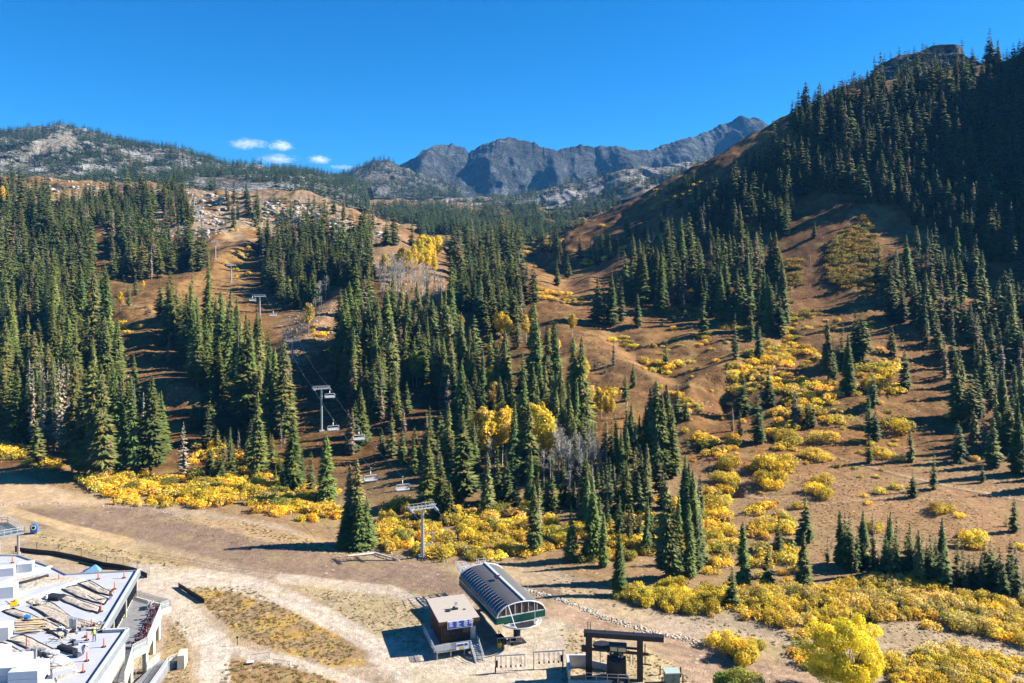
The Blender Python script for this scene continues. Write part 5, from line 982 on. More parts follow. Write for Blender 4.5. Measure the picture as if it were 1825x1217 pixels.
# ---------------------------------------------------------------- lift line
TW = [(753, 993, 903, 'front grey lift tower standing at the willow edge'), (573, 768, 691, 'tall grey lift tower on the grassy clearing mid slope'), (521, 645, 606, 'small grey lift tower on the scree slope'), (463, 566, 527, 'grey lift tower among shrubs left of the yellow willows'),
      (412, 503, 472, 'lift tower low on the tan meadow'), (384, 463, 430, 'lift tower beside the tan meadow on the left slope'), (361, 409, 388, 'small lift tower at the pale rocks'), (354, 394, 371, 'small lift tower just above the pale rocks'), (346, 368, 352, 'tiny lift tower high on the knoll'), (342, 354, 340, 'tiny topmost lift tower on the knoll')]
rd = Vector((-.42, .9, 0)).normalized(); rs_ = Vector((.91, .42, 0)).normalized(); arms = []
for i, (px_, pb, pt_, lb) in enumerate(TW):
    b = hit(px_, pb); hgt = (pb-pt_)*b.y/F; t = empty('lift_tower', b, math.atan2(rs_.y, rs_.x), lb, 'lift tower', 'lift towers up the slope'); g = 2.6 if i < 4 else 2.4
    mb = MB(); mb.tube([(0, 0, -1), (0, 0, hgt-.5)], [.42, .30], 12); mb.build('pole', M_galv, t)
    if i < 6:
        mb = MB(); mb.box((0, 0, 0), (1.6, 1.6, .7)); mb.build('footing', M_conc, t)
    mb = MB(); mb.bar((-g, -.3, hgt-.35), (g, -.3, hgt-.35), .22, .28); mb.bar((-g, .5, hgt-.1), (g, .5, hgt-.1), .1)
    for k in range(7): x = -g+k*g/3; mb.bar((x, -.3, hgt-.3), (x, .5, hgt-.1), .06); mb.bar((x, -.9, hgt+.25), (x, .9, hgt+.25), .06)
    mb.bar((-g-.2, -.9, hgt+.5), (g+.2, -.9, hgt+.5), .06); mb.bar((-g-.2, .9, hgt+.5), (g+.2, .9, hgt+.5), .06); mb.build('crossarm', M_whitep, t)
    for sx in (-1, 1):
        mb = MB()
        for dx in (-.28, .28): mb.bar((sx*g+dx, -2.0, hgt-.6), (sx*g+dx, 2.0, hgt-.3), .1)
        for k in range(8): mb.tube([(sx*g-.15, -1.8+k*.5, hgt-.4+k*.03), (sx*g+.15, -1.8+k*.5, hgt-.4+k*.03)], .2, 8)
        mb.bar((sx*g, 0, hgt-.35), (sx*g, 0, hgt+.5), .12); mb.build('sheave_train', M_galv, t)
    if i == 0:
        mb = MB(); mb.box((.9, 0, hgt*.24), (3.0, .25, .3)); mb.tube([(2.2, 0, hgt*.3), (2.2, 0, hgt*.52)], .06, 6); mb.box((.6, 0, hgt*.47), (3, .1, .1)); mb.box((2.2, 0, hgt*.46), (.4, .3, .5)); mb.build('service_platform', M_galv, t)
    arms.append((b+Vector((0, 0, hgt-.1))-rs_*g, b+Vector((0, 0, hgt-.1))+rs_*g))
tm = [Pn+U*(L+4)+Vv*(-2.0)+Vector((0, 0, 4.7)), Pn+U*(L+4)+Vv*2.0+Vector((0, 0, 4.7))]
ropes = []
for s in (0, 1):
    order = [tm[s]]+[arms[k][s] for k in (0, 1, 2, 3, 4, 5, 7, 9)]; pts = []
    for a, b in zip(order[:-1], order[1:]):
        sag = (b-a).length*.022
        for k in range(16): q_ = k/16; p = a.lerp(b, q_); p.z -= 4*sag*q_*(1-q_); pts.append(p)
    pts.append(order[-1]); mb = MB(); mb.tube(pts, .032, 4); ropes.append(pts); tag(mb.build('haul_rope', M_galv), ['left steel haul rope strung from the terminal to the lift towers', 'right steel haul rope strung from the terminal to the lift towers'][s], 'cable', 'lift haul ropes')
def on_rope(s, px_):
    for a, b in zip(ropes[s][:-1], ropes[s][1:]):
        pa, pb = CX+a.x/a.y*F, CX+b.x/b.y*F
        if min(pa, pb) <= px_ <= max(pa, pb): return a.lerp(b, (px_-pa)/(pb-pa))
    return ropes[s][20]
for s, px_, lb in ((0, 661, 'empty lift chair left of the pair hanging before the dark trees'), (1, 718, 'empty lift chair right of the pair hanging before the dark trees'), (1, 640, 'empty lift chair hanging over the shaded slope right of the tall tower'), (0, 594, 'dark lift chair seen just right of the tall tower foot'), (1, 588, 'lift chair hanging directly at the tall lift tower head'), (1, 512, 'small lift chair above the scree slope'), (1, 487, 'small lift chair just right of the upper grey tower'), (0, 450, 'tiny lift chair left of the upper grey tower')):
    p = on_rope(s, px_); t = empty('lift_chair', p, math.atan2(rs_.y, rs_.x), lb, 'lift chair', 'empty chairs on the lift')
    mb = MB(); mb.tube([(0, 0, .05), (.05, .35, -.3), (.05, .5, -.9), (0, .15, -1.5), (0, .1, -1.8)], .07, 6); mb.box((0, 0, .05), (.25, .5, .2)); mb.build('hanger', M_galv, t)
    mb = MB(); ring = [(-1.5, .1, -1.8), (1.5, .1, -1.8), (1.65, .1, -2.0), (1.65, .1, -3.1), (1.5, .1, -3.3), (-1.5, .1, -3.3), (-1.65, .1, -3.1), (-1.65, .1, -2.0), (-1.5, .1, -1.8)]; mb.tube(ring, .08, 6); mb.build('bail_frame', M_whitep, t)
    mb = MB(); mb.box((0, -.2, -2.95), (3.1, .65, .16)); mb.build('seat', simple_mat('seat_pad', (.40, .41, .43), .6), t); mb = MB(); mb.box((0, .12, -2.6), (3.1, .1, .5)); mb.build('backrest', M_whitep, t)

# ---------------------------------------------------------------- big foreground trees and bushes
b = atz(1512, 1238, 0); t = empty('cottonwood_tree', b, 0, 'large round bright yellow broadleaf tree at the bottom right', 'tree')
r = np.random.default_rng(5); m = 66; dd = r.normal(size=(m, 3)); dd /= np.linalg.norm(dd, axis=1)[:, None]; dd[:, 2] = dd[:, 2]*.95+.12
cen = np.array([0, 0, 5.7])+dd*np.array([5.2, 4.6, 4.7])*r.uniform(.62, 1, (m, 1)); cen[:, 2] = np.clip(cen[:, 2]-.3, 1.4, 10.4); rad = np.stack([r.uniform(.9, 1.7, m)]*2+[r.uniform(.8, 1.35, m)], 1)
Yt, Tt, Kt = leaf_cloud(r, cen, rad, 38000, .12, [(.9, .76, .05), (.86, .7, .04), (.92, .8, .1), (.82, .64, .04)], .2, .35)
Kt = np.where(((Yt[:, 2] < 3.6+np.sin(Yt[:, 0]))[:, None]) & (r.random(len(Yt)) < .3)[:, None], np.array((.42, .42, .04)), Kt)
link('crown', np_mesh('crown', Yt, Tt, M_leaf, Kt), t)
S = [((0, 0, -.4), (.1, 0, 1.6), .32, .26)]
for k in range(11):
    a = k*.6+r.uniform(-.2, .2); e = r.uniform(.5, 1.2); p1 = np.array([.1, 0, 1.6]); p2 = p1+np.array([math.cos(a)*1.7*math.cos(e), math.sin(a)*1.7*math.cos(e), 2.0*math.sin(e)+.8]); S.append((p1, p2, .16, .1))
    for j in range(4): p3 = p2+np.array([math.cos(a+r.uniform(-.8, .8))*1.9, math.sin(a+r.uniform(-.8, .8))*1.9, r.uniform(.6, 2.6)]); S.append((p2, p3, .08, .03))
v_, t_ = tubes_np(S, 6); link('trunk', np_mesh('trunk', v_, t_, M_bark), t)
for px_, py_, w_, cols_, lb in ((1318, 1228, 96, LIME+OLV, 'large lime green bush at the bottom edge left of the yellow tree'), (1312, 1170, 84, YEL, 'big bright yellow bush alone on the graded dirt at the right')):
    h = atz(px_, py_, 0); s = w_*h.y/F*.6; q_ = shrub(int(px_), 9000, .028, [(c[0]*1.1, c[1]*1.05, c[2]) for c in cols_], .1); e = empty('willow_shrub', h, 0, lb, 'shrub', 'autumn willow shrubs'); e.scale = (s, s*.9, s*.95); link('foliage', proto_mesh('foliage', q_, M_leaf), e); link('stems', st_me, e)

# ---------------------------------------------------------------- rocks
rk_ = []
rr = random.Random(5)
def rocks_line(pts, n, sp, s0, s1):
    for _ in range(n):
        k = rr.randrange(len(pts)-1); q_ = rr.random(); x = pts[k][0]+(pts[k+1][0]-pts[k][0])*q_+rr.gauss(0, sp); y = pts[k][1]+(pts[k+1][1]-pts[k][1])*q_+rr.gauss(0, sp*.6)
        h = hit(x, y); rk_.append((h.x, h.y, h.z, rr.uniform(s0, s1)))
rocks_line([(930,1048),(1000,1068),(1080,1102),(1160,1126),(1248,1144)], 620, 3.2, .18, .55); rocks_line([(640,984),(700,992),(800,1004)], 110, 4, .15, .4); rocks_line([(0,900),(60,897),(150,899),(285,910),(330,925)], 200, 2.2, .15, .4)
for _ in range(2600):
    x, y = rr.uniform(250, 1400), rr.uniform(985, 1215)
    if x < 330 and y > 1080: continue
    h = hit(x, y)
    if h.y < 170: rk_.append((h.x, h.y, h.z, rr.uniform(.05, .2)))
rocks_line([(640,985),(670,992)], 30, 3, .15, .35); rocks_line([(1630,1115),(1680,1120)], 30, 5, .2, .5); rocks_line([(1560,1110),(1825,1165)], 90, 8, .12, .35)
for poly_, n, s0, s1 in (([(440,350),(560,355),(570,395),(450,392)], 60, 3, 9), ([(560,385),(700,422),(640,432),(560,408)], 70, 3, 7), ([(180,408),(390,410),(385,424),(180,420)], 60, 3, 6), ([(310,340),(400,350),(400,400),(350,400)], 60, 3, 8), ([(150,300),(20,330),(60,345),(250,345)], 40, 3, 8), ([(210,640),(345,690),(340,720),(220,700)], 90, .3, 1.2), ([(500,570),(610,530),(590,600),(540,650),(500,640)], 260, .4, 1.6), ([(650,440),(800,470),(790,530),(690,530)], 260, .4, 1.8), ([(440,350),(640,380),(720,430),(560,420)], 240, 1, 4), ([(330,340),(380,380),(400,420),(340,430)], 90, 1, 3.5), ([(180,410),(380,410),(380,425),(180,425)], 90, .8, 3), ([(1200,780),(1500,900),(1240,870)], 160, .2, .6), ([(1500,640),(1800,560),(1800,640)], 60, .3, .8), ([(1150,650),(1240,820),(1180,760)], 80, .2, .6), ([(100,330),(330,335),(320,345),(100,345)], 60, 1, 3.5), ([(1640,250),(1820,300),(1825,420),(1700,400)], 160, .6, 2.4)):
    xs = [p[0] for p in poly_]; ys = [p[1] for p in poly_]; k = 0
    while k < n:
        x = rr.uniform(min(xs), max(xs)); y = rr.uniform(min(ys), max(ys))
        if bool(inpoly(np.array([x]), np.array([y]), poly_)[0]): h = hit(x, y); rk_.append((h.x, h.y, h.z, rr.uniform(s0, s1)*rr.uniform(.5, 1))); k += 1
def rock_proto(seed):
    r = np.random.default_rng(seed); bm = bmesh.new(); bmesh.ops.create_icosphere(bm, subdivisions=1, radius=.5); V = np.array([v.co[:] for v in bm.verts]); T = np.array([[v.index for v in f.verts] for f in bm.faces]); bm.free()
    V = V*r.uniform(.65, 1.2, (len(V), 1))*np.array([1.2, .9, .7]); return V, T, np.tile(np.array((.38, .35, .31))*r.uniform(.8, 1.1), (len(V), 1))
M_rock = leaf_mat('pale_rock', 0, .25, .95)
batch('scattered_rocks', rk_, [rock_proto(i) for i in range(6)], M_rock, 'pale loose rocks lining the graded track and strewn over the slopes', 'rocks', seed=4)
# ---------------------------------------------------------------- lodge building under construction (bottom left)
ZR = 8.0; ZT = 4.0
def rp(px, py, z=ZR): return atz(px, py, z)
def xy(p): return (p.x, p.y)
t = empty('lodge_building', Vector((-75, 112, 0)), 0, 'large lodge building with flat grey roof under construction and glazed terrace side', 'building'); O = Vector((-75, 112, 0))
def loc(pts): return [(p[0]-O.x, p[1]-O.y) for p in pts]
P0, P1, P2, P3, P4 = [xy(rp(*p)) for p in ((248,1018),(184,1127),(228,1125),(165,1217),(95,1320))]
Pb = [xy(rp(*p)) for p in ((-260,1320),(-420,985),(32,991),(92,1012),(118,1025),(150,1023))]
roof_poly = loc([P0, P1, P2, P3, P4]+Pb)
mb = MB(); mb.prism(roof_poly[::-1], ZR-.5, ZR); mb.build('roof_deck', M_membrane, t)
def off_line(a, b, d):    # shift a segment sideways
    a = Vector(a); b = Vector(b); n = Vector((b.y-a.y, -(b.x-a.x))).normalized()*d; return a+n, b+n
def wall_seg(mb, a, b, z0, z1, th=.25):
    a = Vector((*a, 0)); b = Vector((*b, 0)); m_ = (a+b)/2; d = b-a; mb.box((m_.x, m_.y, (z0+z1)/2), (d.length, th, z1-z0), rz=math.atan2(d.y, d.x))
RPs = roof_poly
pw_ = MB()
for a, b in zip(RPs[:4], RPs[1:5]): wall_seg(pw_, a, b, ZR-.75, ZR+.38, .34)
pr = pw_.build('parapet', M_clad, t)
cp = MB()
for a, b in zip(RPs[:4], RPs[1:5]): wall_seg(cp, a, b, ZR+.38, ZR+.44, .46)
cp.build('parapet_cap', M_whitep, pr)
sm = MB()
for a, b in zip(RPs[:4], RPs[1:5]):
    A_ = Vector((*a, 0)); B_ = Vector((*b, 0)); d = (B_-A_); n_s = int(d.length/.45); nn = Vector((-d.y, d.x, 0)).normalized()
    for k in range(n_s): p = A_+d*(k/n_s); sm.bar((p.x+nn.x*.2, p.y+nn.y*.2, ZR-.74), (p.x+nn.x*.2, p.y+nn.y*.2, ZR+.36), .035)
sm.build('standing_seam_ribs', M_galv, pr)
pw_ = MB()
for a, b in zip(RPs[6:], RPs[7:]+RPs[:1]): wall_seg(pw_, a, b, ZR-.5, ZR+.22, .2)
pw_.build('parapet_cap', M_galv, t)
# walls: recessed glazed side, cream ends
mb = MB(); mb.prism([(p[0]+dx, p[1]+dy) for p, dx, dy in zip(roof_poly, (-.55, -.45, -.25, -.25, -.2)+(0,)*6, (-.5, .3, -.3, .3, 0)+(0,)*6)][::-1], -.5, ZR-.5); mb.build('wall', M_cream, t)
a_ = Vector((roof_poly[0][0]-.45, roof_poly[0][1]-.6)); b_ = Vector((roof_poly[1][0]-.45, roof_poly[1][1]+.4)); dv = b_-a_; rz_ = math.atan2(dv.y, dv.x); nrm = Vector((-dv.y, dv.x)).normalized()
for k in range(8):
    q0_ = (k+.08)/8; q1_ = (k+.92)/8; m_ = a_+dv*((q0_+q1_)/2)+nrm*.12; wd_ = (q1_-q0_)*dv.length
    mb = MB(); mb.box((m_.x, m_.y, 5.95), (wd_, .1, 2.5), rz=rz_); w_ = mb.build('window', M_glass, t)
    f = MB()
    for qq in (-.5, -.17, .17, .5): c = m_+dv.normalized()*wd_*qq; f.box((c.x+nrm.x*.08, c.y+nrm.y*.08, 5.95), (.09, .09, 2.55), rz=rz_)
    f.build('mullions', M_dark, w_)
for k in (0, 3, 6, 8):
    c = a_+dv*(k/8)+nrm*.28; mb = MB(); mb.box((c.x, c.y, 5.8), (.3, .3, 3.6), rz=rz_); mb.build('roof_column', M_cream, t)
# terrace
TP = [xy(atz(*p, ZT)) for p in ((236,1056),(303,1081),(288,1086),(262,1150),(237,1163),(222,1215),(180,1215))]
tp = loc([(-64.6, 133.4)]+TP[1:]+[(-58, 108)]); 
mb = MB(); mb.prism(tp[::-1], ZT-.12, ZT); ter = mb.build('terrace', M_deck, t)
mb = MB()
edge = tp[0:6]
for a, b in zip(edge[:-1], edge[1:]): wall_seg(mb, a, b, ZT-.9, ZT+.03, .3)
mb.build('terrace_fascia', M_cream, t)
rl = MB(); nm = MB()
for a, b in zip(edge[:-1], edge[1:]):
    rail(rl, (a[0], a[1], ZT), (b[0], b[1], ZT), 1.15, None, .06); nm.add([(a[0], a[1], ZT+.1), (b[0], b[1], ZT+.1), (b[0], b[1], ZT+1.05), (a[0], a[1], ZT+1.05)], [(0, 1, 2, 3)])
r0 = rl.build('terrace_railing', M_whitep, t); nm.build('mesh_infill', M_mesh, r0)
for k, q_ in ((2, .12), (2, .5), (2, .98), (4, .1)):
    a = Vector(edge[k]); b = Vector(edge[k+1]); c = a.lerp(b, q_); mb = MB(); mb.box((c.x-.3, c.y, 1.4), (.55, .7, 4.2)); mb.build('terrace_column', M_cream, t)
mb = MB(); a = Vector(edge[2]); b = Vector(edge[3]); wall_seg(mb, (a.x-2.8, a.y-1), (b.x-2.8, b.y), -.4, ZT-.9, .3); mb.build('lower_wall', M_cream, t)
# lower ramp with railing and end block
LR = [xy(atz(*p, .9)) for p in ((318,1178),(300,1186),(262,1240),(215,1240),(262,1196),(285,1178))]; lr = loc(LR)
mb = MB(); mb.prism(lr[::-1], -.3, .9); mb.build('lower_ramp', M_deck, t)
rl = MB(); nm = MB()
for a, b in zip(lr[0:2]+[lr[4]], lr[1:3]+[lr[5]]):
    rail(rl, (a[0], a[1], .9), (b[0], b[1], .9), 1.2, None, .06); nm.add([(a[0], a[1], .95), (b[0], b[1], .95), (b[0], b[1], 1.95), (a[0], a[1], 1.95)], [(0, 1, 2, 3)])
r0 = rl.build('ramp_railing', M_whitep, t); nm.build('mesh_infill', M_mesh, r0)
a = Vector(lr[0]); mb = MB(); mb.box((a.x+.5, a.y+.2, .9), (1.0, 2.2, 2.4), rz=.2); mb.build('end_block', M_cream, t)
# inclined lower balustrade between the columns
rl = MB(); a = Vector(edge[2]); b = Vector(edge[4]); rail(rl, (a.x-.4, a.y-.5, 2.0), (b.x+.4, b.y, .6), 1.0, 9, .06); rl.build('stair_railing', M_galv, t)

# chairs stored along the terrace edge
rr = random.Random(9)
def chair_parts(e):
    mb = MB()
    for x in (-.2, .2):
        for y in (-.2, .2): mb.bar((x, y, 0), (x, y, .45 if y < 0 else .9), .04)
    mb.build('frame', M_foam, e)
    mb = MB(); mb.box((0, 0, .46), (.46, .46, .05)); mb.build('seat', M_red, e); mb = MB(); mb.box((0, .2, .75), (.46, .05, .3)); mb.build('backrest', M_red, e)
proto_c = empty('terrace_chair', (0, 0, 0), 0, 'red terrace chair crowded along the railing of the lodge terrace', 'chair', 'red chairs crowded along the terrace railing'); chair_parts(proto_c); first = True
E2, E3, E4 = Vector(edge[2]), Vector(edge[3]), Vector(edge[4])
spots = []
for k in range(26):
    q_ = k/25*1.25; c = E2.lerp(E3, q_) if q_ < 1 else E3.lerp(E4, (q_-1)*2)
    for j in range(1 if k % 3 else 2): spots.append((c.x-.55-j*.62+rr.uniform(-.15, .15)+O.x, c.y+rr.uniform(-.2, .2)+O.y))
for x, y in spots:
    if first: r = proto_c; first = False
    else:
        r = proto_c.copy(); C.objects.link(r)
        for ch in list(proto_c.children): c = ch.copy(); C.objects.link(c); c.parent = r
    r.location = (x, y, ZT+(.5 if rr.random() < .35 else 0)); r.rotation_euler = (rr.choice((0, 0, math.pi)) and 0, 0, rr.uniform(0, 6.28))
for k, (px_, py_) in enumerate(((266, 1084), (271, 1083))):
    p = atz(px_, py_, ZT); t2 = empty('folding_table', p, .2, ['left white folding table frame leaning on the lodge terrace', 'right white folding table frame leaning on the lodge terrace'][k], 'table'); mb = MB(); mb.bar((-.3, -.8, .1), (-.3, .8, .9), .09); mb.bar((.1, -.8, .1), (.1, .8, .9), .09); mb.build('legs', M_whitep, t2); mb = MB(); mb.box((-.1, 0, .55), (.1, 1.6, .7)); mb.build('tabletop', M_galv, t2)

# ---------------------------------------------------------------- things on the roof
def on_roof(px, py): return rp(px, py, ZR)
STRIPS = [((110,1050),(135,1043),(192,1068),(186,1078),(150,1068)), ((140,1040),(158,1036),(196,1055),(200,1062),(176,1057)), ((95,1062),(115,1060),(178,1083),(176,1093),(140,1084)), ((36,1068),(62,1061),(80,1072),(75,1080),(55,1078)), ((55,1082),(85,1072),(128,1100),(188,1118),(183,1125),(120,1120)),
          ((5,1090),(25,1085),(60,1098),(120,1126),(112,1137),(60,1112)), ((12,1140),(40,1132),(98,1160),(94,1176),(60,1160)), ((-30,1150),(5,1145),(50,1170),(40,1180),(-10,1165)), ((85,1190),(130,1180),(140,1200),(100,1217)), ((0,1120),(10,1118),(18,1128),(8,1135)),((-40,1045),(25,1060),(90,1042),(150,1032),(90,1024),(60,1026))]
names_ = ['first gravel strip from the far roof corner','gravel strip closest to the far roof corner','gravel strip beside the black tank pit','short gravel strip beside the yellow tool','long central gravel strip with the rubble','gravel strip under the lumber pile','gravel strip with the red pole','gravel strip beside the large white foam stack','gravel patch beside the white bags','small gravel patch by the left foam block','broad gravel bed between the two white roof curbs']
for k, S_ in enumerate(STRIPS):
    pts = [on_roof(*p) for p in S_]; c = sum(pts, Vector())/len(pts); mb = MB(); n = len(pts); ring0 = []; ring1 = []
    fine = []
    for i in range(n):
        for j in range(4): p = pts[i].lerp(pts[(i+1) % n], j/4); fine.append(p+Vector((rr.uniform(-.12, .12), rr.uniform(-.12, .12), 0)))
    m_ = len(fine); vs = [(p.x, p.y, ZR-.02) for p in fine]+[(p.x*.9+c.x*.1, p.y*.9+c.y*.1, ZR+.1+rr.uniform(0, .06)) for p in fine]+[(p.x*.5+c.x*.5, p.y*.5+c.y*.5, ZR+.14+rr.uniform(0, .14)) for p in fine]+[(c.x, c.y, ZR+.22)]
    fs = []
    for i in range(m_):
        j = (i+1) % m_
        for L_ in (0, 1): fs.append((L_*m_+i, L_*m_+j, (L_+1)*m_+j, (L_+1)*m_+i))
        fs.append((2*m_+i, 2*m_+j, 3*m_))
    mb.add(vs, fs); tag(mb.build('gravel_bed', M_gravel), names_[k]+' on the lodge roof', 'gravel')
    if k not in (3, 8, 9, 10):
        b2 = MB(); b2.tube([Vector((p.x*1.02-c.x*.02, p.y*1.02-c.y*.02, ZR+.05)) for p in fine+fine[:1]], .13, 5); tag(b2.build('drain_mat_edging', M_black), 'black fabric edging round the '+names_[k].replace('gravel strip', 'strip'), 'fabric')
def foam(px, py, w, d, h, lb, rz=.28):
    p = on_roof(px, py); t2 = empty('foam_block_stack', p, rz, lb, 'foam blocks', 'white foam stacks on the lodge roof')
    for k in range(2): mb = MB(); mb.box((0, 0, h*(.25+.5*k)), (w-.04*k, d-.03*k, h*.49)); mb.build('foam_block', M_foam, t2)
foam(14,1024,2.2,1.6,1.3,'white foam block stack left of its neighbour near the top roof edge'); foam(46,1017,2.3,1.6,1.4,'white foam block stack right of its neighbour near the top roof edge'); foam(5,1062,3.6,2.4,1.7,'white foam stack at the left picture edge beside the curb'); foam(-2,1137,3,2.4,1.8,'white foam stack at the left picture edge below the lumber')
foam(10,1205,4.6,4.2,2.0,'broad white foam stack at the bottom left picture corner',.12); foam(52,1213,3.4,3.2,1.9,'white foam stack at the bottom edge right of the broad one',.12); foam(-10,1183,3.0,2.6,1.9,'white foam stack behind the broad bottom left stack',.12); foam(112,1203,2.2,.9,.8,'long low white foam block beside the orange posts at the bottom',.5)
for (a, b, lb) in ((( -30,1052),(92,1012),'upper long white curb on the lodge roof'), ((-30,1098),(150,1035),'lower long white curb on the lodge roof')):
    mb = MB(); mb.bar(on_roof(*a)+Vector((0, 0, .2)), on_roof(*b)+Vector((0, 0, .2)), .45, .45); tag(mb.build('roof_curb', M_foam), lb, 'curb')
DL = [((105,1034),'behind the black material roll'),((175,1032),'on the far grey membrane'),((221,1030),'nearest the far roof corner'),((204,1050),'in the middle of the far membrane'),((180,1090),'at the tip of the second gravel strip'),((163,1118),'behind the worker in yellow'),((155,1141),'left of the worker in yellow'),((185,1153),'nearest the roof notch'),((155,1178),'by the blue sack'),((148,1198),'nearest the bottom edge'),((61,1010),'beside the upper foam blocks'),((22,1003),'near the top left roof edge')]
for (q_, lb) in DL:
    p = on_roof(*q_); t2 = empty('delineator_post', p, 0, 'orange delineator post with black base '+lb, 'traffic post', 'orange delineators on the roof'); mb = MB(); mb.tube([(0, 0, .08), (0, 0, 1.15)], [.1, .07], 8); mb.build('post', M_orange, t2); mb = MB(); mb.cyl((0, 0, 0), .28, .1, 10); mb.build('base', M_black, t2)
def person(px, py, z, lb, vest, rz, bend=0.0, helmet=None, legs=None, s=1.0):
    p = atz(px, py, z); t2 = empty('person', p, rz, lb, 'person')
    bm = bmesh.new(); sk = bm.verts.layers.skin.verify(); V = {}
    def v(n, co, r): x = bm.verts.new(co); x[sk].radius = (r, r); V[n] = x; return x
    fx = math.sin(bend); fz = math.cos(bend)
    up = lambda h, y=0: (y, -fx*h, .95+fz*h)
    v('pelvis', (0, 0, .95), .14); v('chest', up(.36), .155); v('neck', up(.55), .06); v('head', up(.68), .095); v('top', up(.78), .07)
    for sx, n in ((-1, 'l'), (1, 'r')):
        v('hip'+n, (sx*.1, 0, .88), .09); v('knee'+n, (sx*.13, -.08-fx*.1, .48), .065); v('ank'+n, (sx*.14, .02, .08), .045); v('toe'+n, (sx*.15, -.12, .04), .04)
        v('sh'+n, (sx*.2, -fx*.48, .95+fz*.48), .06); v('el'+n, (sx*.27, -fx*.4-.06, .95+fz*.22), .045); v('ha'+n, (sx*.22, -fx*.5-.26, .95+fz*.14-.02), .04)
    E = [('pelvis','chest'),('chest','neck'),('neck','head'),('head','top')]+[(a+n, b+n) for n in 'lr' for a, b in (('hip','knee'),('knee','ank'),('ank','toe'),('sh','el'),('el','ha'))]+[('pelvis','hipl'),('pelvis','hipr'),('chest','shl'),('chest','shr')]
    for a, b in E: bm.edges.new((V[a], V[b]))
    for x in bm.verts: x[sk].use_root = False
    V['pelvis'][sk].use_root = True
    me = bpy.data.meshes.new('body'); bm.to_mesh(me); bm.free(); me.materials.append(legs or M_jean); o = link('body', me, t2); o.modifiers.new('skin', 'SKIN'); m2 = o.modifiers.new('sub', 'SUBSURF'); m2.levels = m2.render_levels = 1
    mb = MB(); mb.tube([up(.02), up(.2), up(.4), up(.52)], [.19, .2, .21, .12], 10); mb.build('vest', vest, t2)
    mb = MB(); mb.blob(up(.70), (.105, .115, .13), 2, .02); mb.build('face', M_skin, t2)
    mb = MB(); mb.blob(up(.78), (.135, .15, .1), 2, .01); mb.tube([up(.75), up(.76)], [.17, .16], 12); mb.build('helmet', helmet or M_signw, t2)
    t2.scale = (s, s, s)
person(168, 1143, ZR, 'person in hi vis yellow vest and white helmet standing on the lodge roof', M_yel, .4, .15, s=1.08); person(196, 1068, ZR, 'person in orange vest bending near the far roof corner', M_orange, 1.2, .75, M_red); person(82, 1078, ZR, 'person in white shirt and helmet walking on the lodge roof', M_signw, 2.0, .1); person(147, 1167, ZR, 'person in light blue shirt bending over tools on the roof', M_membrane, 1.4, .9)
# lumber pile, rolls, tools, pipes, bags
for k in range(16):
    a = on_roof(24+rr.uniform(-6, 10), 1112+rr.uniform(-6, 20)); mb = MB(); d = Vector((rr.uniform(2.4, 4.4), rr.uniform(.2, 1.0), 0)); z = .35+.1*(k % 4); mb.bar(a+Vector((0, 0, z)), a+d+Vector((0, 0, z+rr.uniform(-.04, .04))), .2, .06); tag(mb.build('lumber_board', M_wood), 'raw timber board in the loose lumber pile on the lodge roof', 'board', 'boards of the lumber pile')
mb = MB(); mb.tube([on_roof(22,1046)+Vector((0, 0, .25)), on_roof(48,1040)+Vector((0, 0, .28)), on_roof(86,1029)+Vector((0, 0, .3))], [.3, .3, .26], 10); tag(mb.build('membrane_roll', M_black), 'long black membrane roll lying between the white curbs', 'roll')
mb = MB(); mb.blob(on_roof(34,1047)+Vector((0, 0, .2)), (1.1, .7, .3), 2, .25, 2); tag(mb.build('grey_tarp', M_galv), 'crumpled grey tarp beside the black membrane roll', 'tarp')
mb = MB(); mb.box(on_roof(72,1033)+Vector((0, 0, .15)), (1.6, .6, .2), rz=.3); tag(mb.build('plywood_sheet', M_wood), 'pale plywood sheet beside the black membrane roll', 'board')
def tank(px, py, c, lb, d=(2.2, 1.2, .35), m=M_black, name='roof_curb_box', cat='box', rz=-.3):
    p = on_roof(px, py); t2 = empty(name, p, rz, lb, cat); mb = MB(); mb.box((0, 0, d[2]/2), d); mb.build('box_body', m, t2); mb = MB(); mb.box((0, 0, d[2]+.03), (d[0]*.8, d[1]*.75, .05)); mb.build('lid', c, t2)
tank(98, 1066, M_dark, 'low black open curb box among the gravel strips', (2.8, 1.5, .4)); tank(91,1127,M_dark,'small dark square hatch on the gravel strip', (1.0, .8, .15)); tank(120,1160,M_dark,'long dark duct box lying near the notch', (3.2, .7, .5), rz=-.45); tank(137,1170,M_jean,'dark blue sack by the orange posts', (.8, .6, .45), M_jean, 'tool_sack', 'sack')
p = on_roof(25,1080); t2 = empty('power_tool', p, .5, 'yellow power machine with dark handle at the lower curb', 'machine'); mb = MB(); mb.box((0, 0, .4), (1.0, .6, .6)); mb.cyl((.2, 0, .7), .25, .3, 10); mb.build('engine', M_ygold, t2); mb = MB(); mb.bar((-.5, 0, .4), (-1.1, 0, 1.0), .08); mb.cyl((.5, 0, 0), .2, .15, 10); mb.build('handle', M_black, t2)
p = on_roof(49,1110); t2 = empty('blue_bucket_cart', p, 0, 'blue bucket on the lumber pile', 'bucket'); mb = MB(); mb.cyl((0, 0, .5), .4, .5, 12, .48); mb.build('tub', M_blue, t2); mb = MB(); mb.tube([(-.45, 0, 1.0), (0, 0, 1.3), (.45, 0, 1.0)], .03, 5); mb.build('handle', M_whitep, t2)
